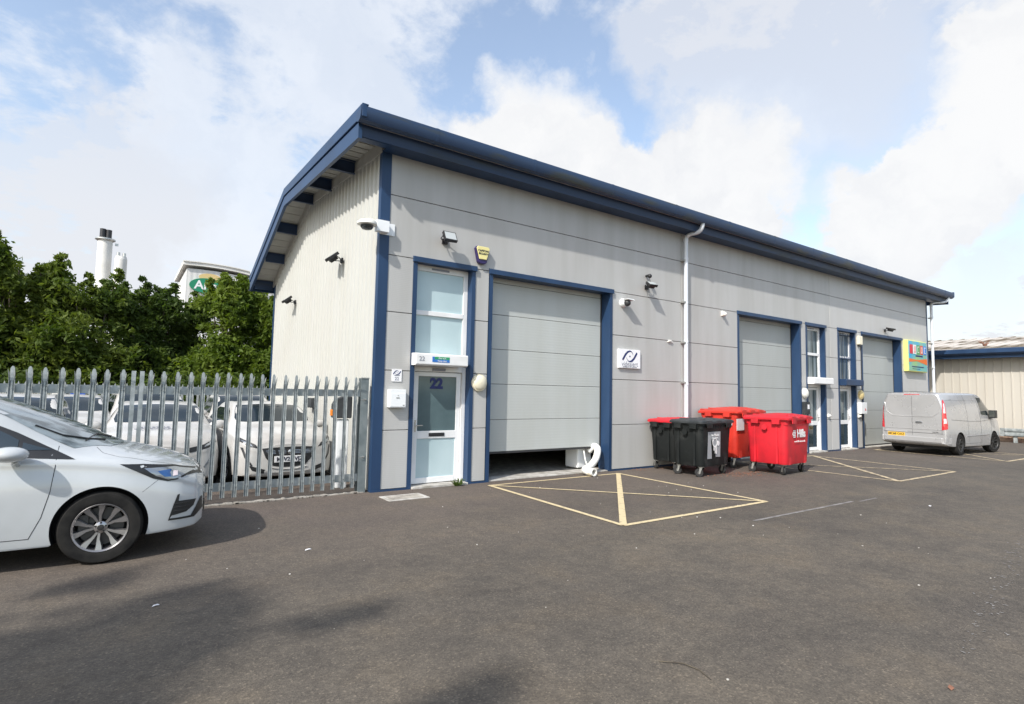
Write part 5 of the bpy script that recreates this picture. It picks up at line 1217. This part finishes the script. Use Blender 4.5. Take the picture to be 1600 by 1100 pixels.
for i, (x, y, h_, w_, lm, lab) in enumerate((
    (-5.0, 23.5, 5.5, 2.0, 'leaf_dark', 'dark green tree cut by the left edge of the picture'),
    (-3.1, 24.5, 6.2, 1.8, 'leaf_mid', 'tree with the tallest ragged spires, left of the white chimney'),
    (-1.25, 24.0, 5.3, 1.8, 'leaf_mid', 'bushy mid green tree in front of the white chimney'),
    (.35, 25.5, 5.3, 1.6, 'leaf_dark', 'low dark tree in the dip between the chimney and the white warehouse'),
    (1.9, 27.0, 5.2, 1.6, 'leaf_dark', 'dark tree just left of the brightest tree, under the green oval sign'),
    (3.2, 24.5, 5.7, 1.6, 'leaf_light', 'bright yellow green tree in front of the white warehouse'),
    (5.0, 25.0, 5.25, 1.6, 'leaf_light', 'bright green tree touching the edge of the grey building'),
    (6.4, 28.0, 5.6, 1.9, 'leaf_mid', 'green tree mostly hidden behind the corner of the grey building'))):
    tree('broadleaf_tree', x, y, h_, w_, lab, lm, 25000, .105, 20+i*3, TG, spires=8)
hv, hf_ = leaf_crown([(-7+i*.9, 22.3+.5*sin(i*2.1), .9, 1.05, .95) for i in range(16)], 26000, .10, 99)
me = bpy.data.meshes.new('hedge'); me.from_pydata(hv, [], hf_); me.materials.append(M['leaf_dark']); tag(link('hedge', me), 'dark undergrowth filling the space under the trees', 'hedge', kind='stuff')
# trees beside the camera that throw the shade across the near tarmac
for i, (x, y, h_, w_) in enumerate(((-10.9, -1.2, 12.0, 2.7), (-9.6, -3.6, 12.2, 1.9))):
    tree('roadside_tree', x, y, h_, w_, ('tree standing left of the camera, its shade on the tarmac below the white car', 'tree behind the camera, its shade along the bottom edge', 'slender tree behind the camera, its shade at bottom centre')[i], 'leaf_mid', 5200, .17, 70+i*5, 'trees behind the camera', base=1.2, spires=1)

# chimneys far off
m = mat('stack_white', (.72, .71, .66), .6); noisy(m, (.60, .59, .55), (.74, .73, .69), .3, 5)
e = empty('chimney', (-4.0, 120, 0), 0, 'tall white chimney with a black twin flue top and a ring walkway', 'chimney', 'chimneys')
b = MB(); b.cyl((0, 0, 0), (0, 0, 26.9), 1.08, n=32); b.build('stack', 'stack_white', e, smooth=40)
b = MB(); b.cyl((-.42, 0, 26.9), (-.42, 0, 28.7), .46, n=20); b.cyl((.42, 0, 26.9), (.42, 0, 28.6), .46, n=20); b.build('flue', 'black_metal', e, smooth=40)
b = MB(); b.lathe([(1.08, 26.5), (1.5, 26.75), (1.5, 26.95), (1.0, 26.95)], (0, 0, 0), (0, 0, 1), 32); b.box(1.4, 1.9, -.1, .2, 26.0, 26.4); b.build('walkway', 'zinc', e, smooth=40)
e = empty('chimney', (-1.55, 118, 0), 0, 'shorter white chimney with two small pipe ends, right of the tall one', 'chimney', 'chimneys')
b = MB(); b.cyl((0, 0, 0), (0, 0, 23.3), .92, n=28); b.lathe([(.92, 23.3), (.8, 23.8), (0, 23.9)], (0, 0, 0), (0, 0, 1), 28); b.build('stack', 'stack_white', e, smooth=40)
b = MB(); b.cyl((-.42, 0, 23.7), (-.42, 0, 24.5), .26, n=14); b.cyl((.42, 0, 23.7), (.42, 0, 24.45), .26, n=14); b.build('flue', 'zinc', e, smooth=40)
# white warehouse with a bowed roof
e = empty('warehouse', (16, 120, 0), 0, 'white clad warehouse with a bowed roof edge and a green oval sign', 'building')
m = mat('clad_white', (.60, .595, .575), .6); ribs(m, 'X', .9, .6, .05)
def bow(x): return 24.9 - .0105*(x-9)**2 + (.06*(x-9) if x > 9 else 0)
xs_ = [8.6+i*.85 for i in range(14)]
b = MB(); b.prism([(8.6-16, 0)] + [(x-16, bow(x)-1.3) for x in xs_] + [(xs_[-1]-16, 0)], 0, 20, 'y'); b.build('wall', 'clad_white', e)
xs_ = [7.9+i*.82 for i in range(15)]
b = MB(); b.prism([(x-16, bow(x)-.1) for x in xs_] + [(x-16, bow(x)-.75) for x in xs_[::-1]], -.6, 21, 'y'); b.prism([(x-16, bow(x)+.05) for x in xs_] + [(x-16, bow(x)-.14) for x in xs_[::-1]], -.8, 21, 'y'); b.build('roof', 'stack_white', e)
b = MB(); b.prism([(19.2-16, 0), (19.2-16, 23.7), (30-16, 22.5), (30-16, 0)], 2, 20, 'y'); b.build('side_wing', 'clad_white', e); b = MB(); b.prism([(18.9-16, 24.4), (30-16, 22.6), (30-16, 22.1), (18.9-16, 23.9)], .6, 20, 'y'); b.build('roof', 'stack_white', e)
b = MB(); mat('sign_forest', (.01, .20, .10), .4)
b.prism([(12.0-16+2.9*cos(2*pi*i/40), 20.6+1.45*sin(2*pi*i/40)) for i in range(40)], -.35, -.05, 'y'); s_ = b.build('oval_sign', 'sign_forest', e)
b = MB(); b.prism([(12.5-16+1.9*cos(2*pi*i/24), 22.3+.75*sin(2*pi*i/24)) for i in range(24)], -.04, -.02, 'y'); mat('sign_gold', (.6, .45, .2), .5); b.build('emblem', 'sign_gold', s_)
text('writing', 'Arla', 2.3, (11.9-16, -.38, 20.6), 'plate_white', s_, bold=.05)

# low shed on the right with its blue gutter, brick plinth and crash barrier
e = empty('low_shed', (29.6, 8, 0), 0, 'long low cream clad shed with a blue gutter and weathered roof, beyond the van', 'building')
def SB(name, mb, mm, **kw): mb.v = [(x-29.6, y-8, z) for x, y, z in mb.v]; return mb.build(name, mm, e, **kw)
b = MB(); rows_ = [[], []]; y = -14.
while y < 34:
    for dy, dx in ((0, 0), (.235, 0), (.247, -.03), (.272, -.03)):
        rows_[0].append((29.7+dx, y+dy, .26)); rows_[1].append((29.7+dx, y+dy, 3.9))
    y += .284
b.grid(rows_); SB('cladding', b, 'shed_clad')
b = MB(); b.box(29.73, 45, -14, 34, .26, 3.6); SB('walls', b, 'shed_clad'); b = MB(); b.box(29.62, 29.9, -14, 34, 0, .255); SB('brick_plinth', b, 'brick')
b = MB(); b.prism([(29.05, 3.80), (36.0, 4.84), (43, 3.8), (43, 3.7), (36.0, 4.74), (29.05, 3.70)], -14.3, 34.3, 'y')
for i in range(95): y = -14.2+i*.51; b.prism([(29.08, 3.805), (36, 4.845), (36, 4.875), (29.08, 3.835)], y, y+.12, 'y')
SB('roof', b, 'shed_roof')
b = MB(); b.prism([(29.0, 3.55), (28.92, 3.62), (28.92, 3.78), (28.98, 3.80), (28.98, 3.68), (29.1, 3.66), (29.1, 3.55)], -14.4, 34.4, 'y'); SB('gutter', b, 'blue'); b = MB(); b.box(29.1, 29.14, -14.4, 34.4, 3.42, 3.69); b.box(29.14, 29.66, -14.3, 34.3, 3.44, 3.47); SB('fascia', b, 'blue')
e = empty('roof_weed', (30.4, 8.0, 3.95), 0, 'dry sprig of weed growing on the low shed roof', 'weed'); b = MB()
for i in range(40):
    a = random.uniform(0, 2*pi); q = random.uniform(.05, .25); b.tube([(0, 0, 0), (q*cos(a)*.5, q*sin(a)*.5, q), (q*cos(a), q*sin(a), q*1.2)], [.008, .006, .012], 4)
b.build('stems', 'dead_leaf', e)
e = empty('crash_barrier', (29.2, 3.4, 0), 0, 'galvanised crash barrier on a short post in front of the low shed', 'barrier')
b = MB(); pr = [(0, .24), (-.05, .28), (-.05, .34), (.0, .38), (0, .43), (-.05, .47), (-.05, .53), (0, .57), (.012, .57), (-.036, .525), (-.036, .475), (.012, .435), (.012, .375), (-.036, .335), (-.036, .285), (.012, .24)]
b.prism(pr, -6, 3.75, 'y'); b.prism([(x-.02 if x < .0 else x+.02, z) for x, z in pr[:1]+pr[3:5]+pr[7:9]+pr[11:13]+pr[15:]], 3.75, 3.92, 'y'); b.build('rail', 'galv', e, smooth=20)
for y in (3.45, .5, -2.5): b = MB(); b.box(.03, .11, y-.06, y+.06, 0, .5); b.build('post', 'galv', e)
# ---------------------------------------------------------------- output
scene.render.engine = 'CYCLES'
vs = scene.view_settings; vs.view_transform = 'Standard'; vs.look = 'None'; vs.exposure = 0; vs.gamma = 1; vs.use_curve_mapping = False
scene.render.resolution_x, scene.render.resolution_y, scene.render.resolution_percentage = 1024, 704, 100
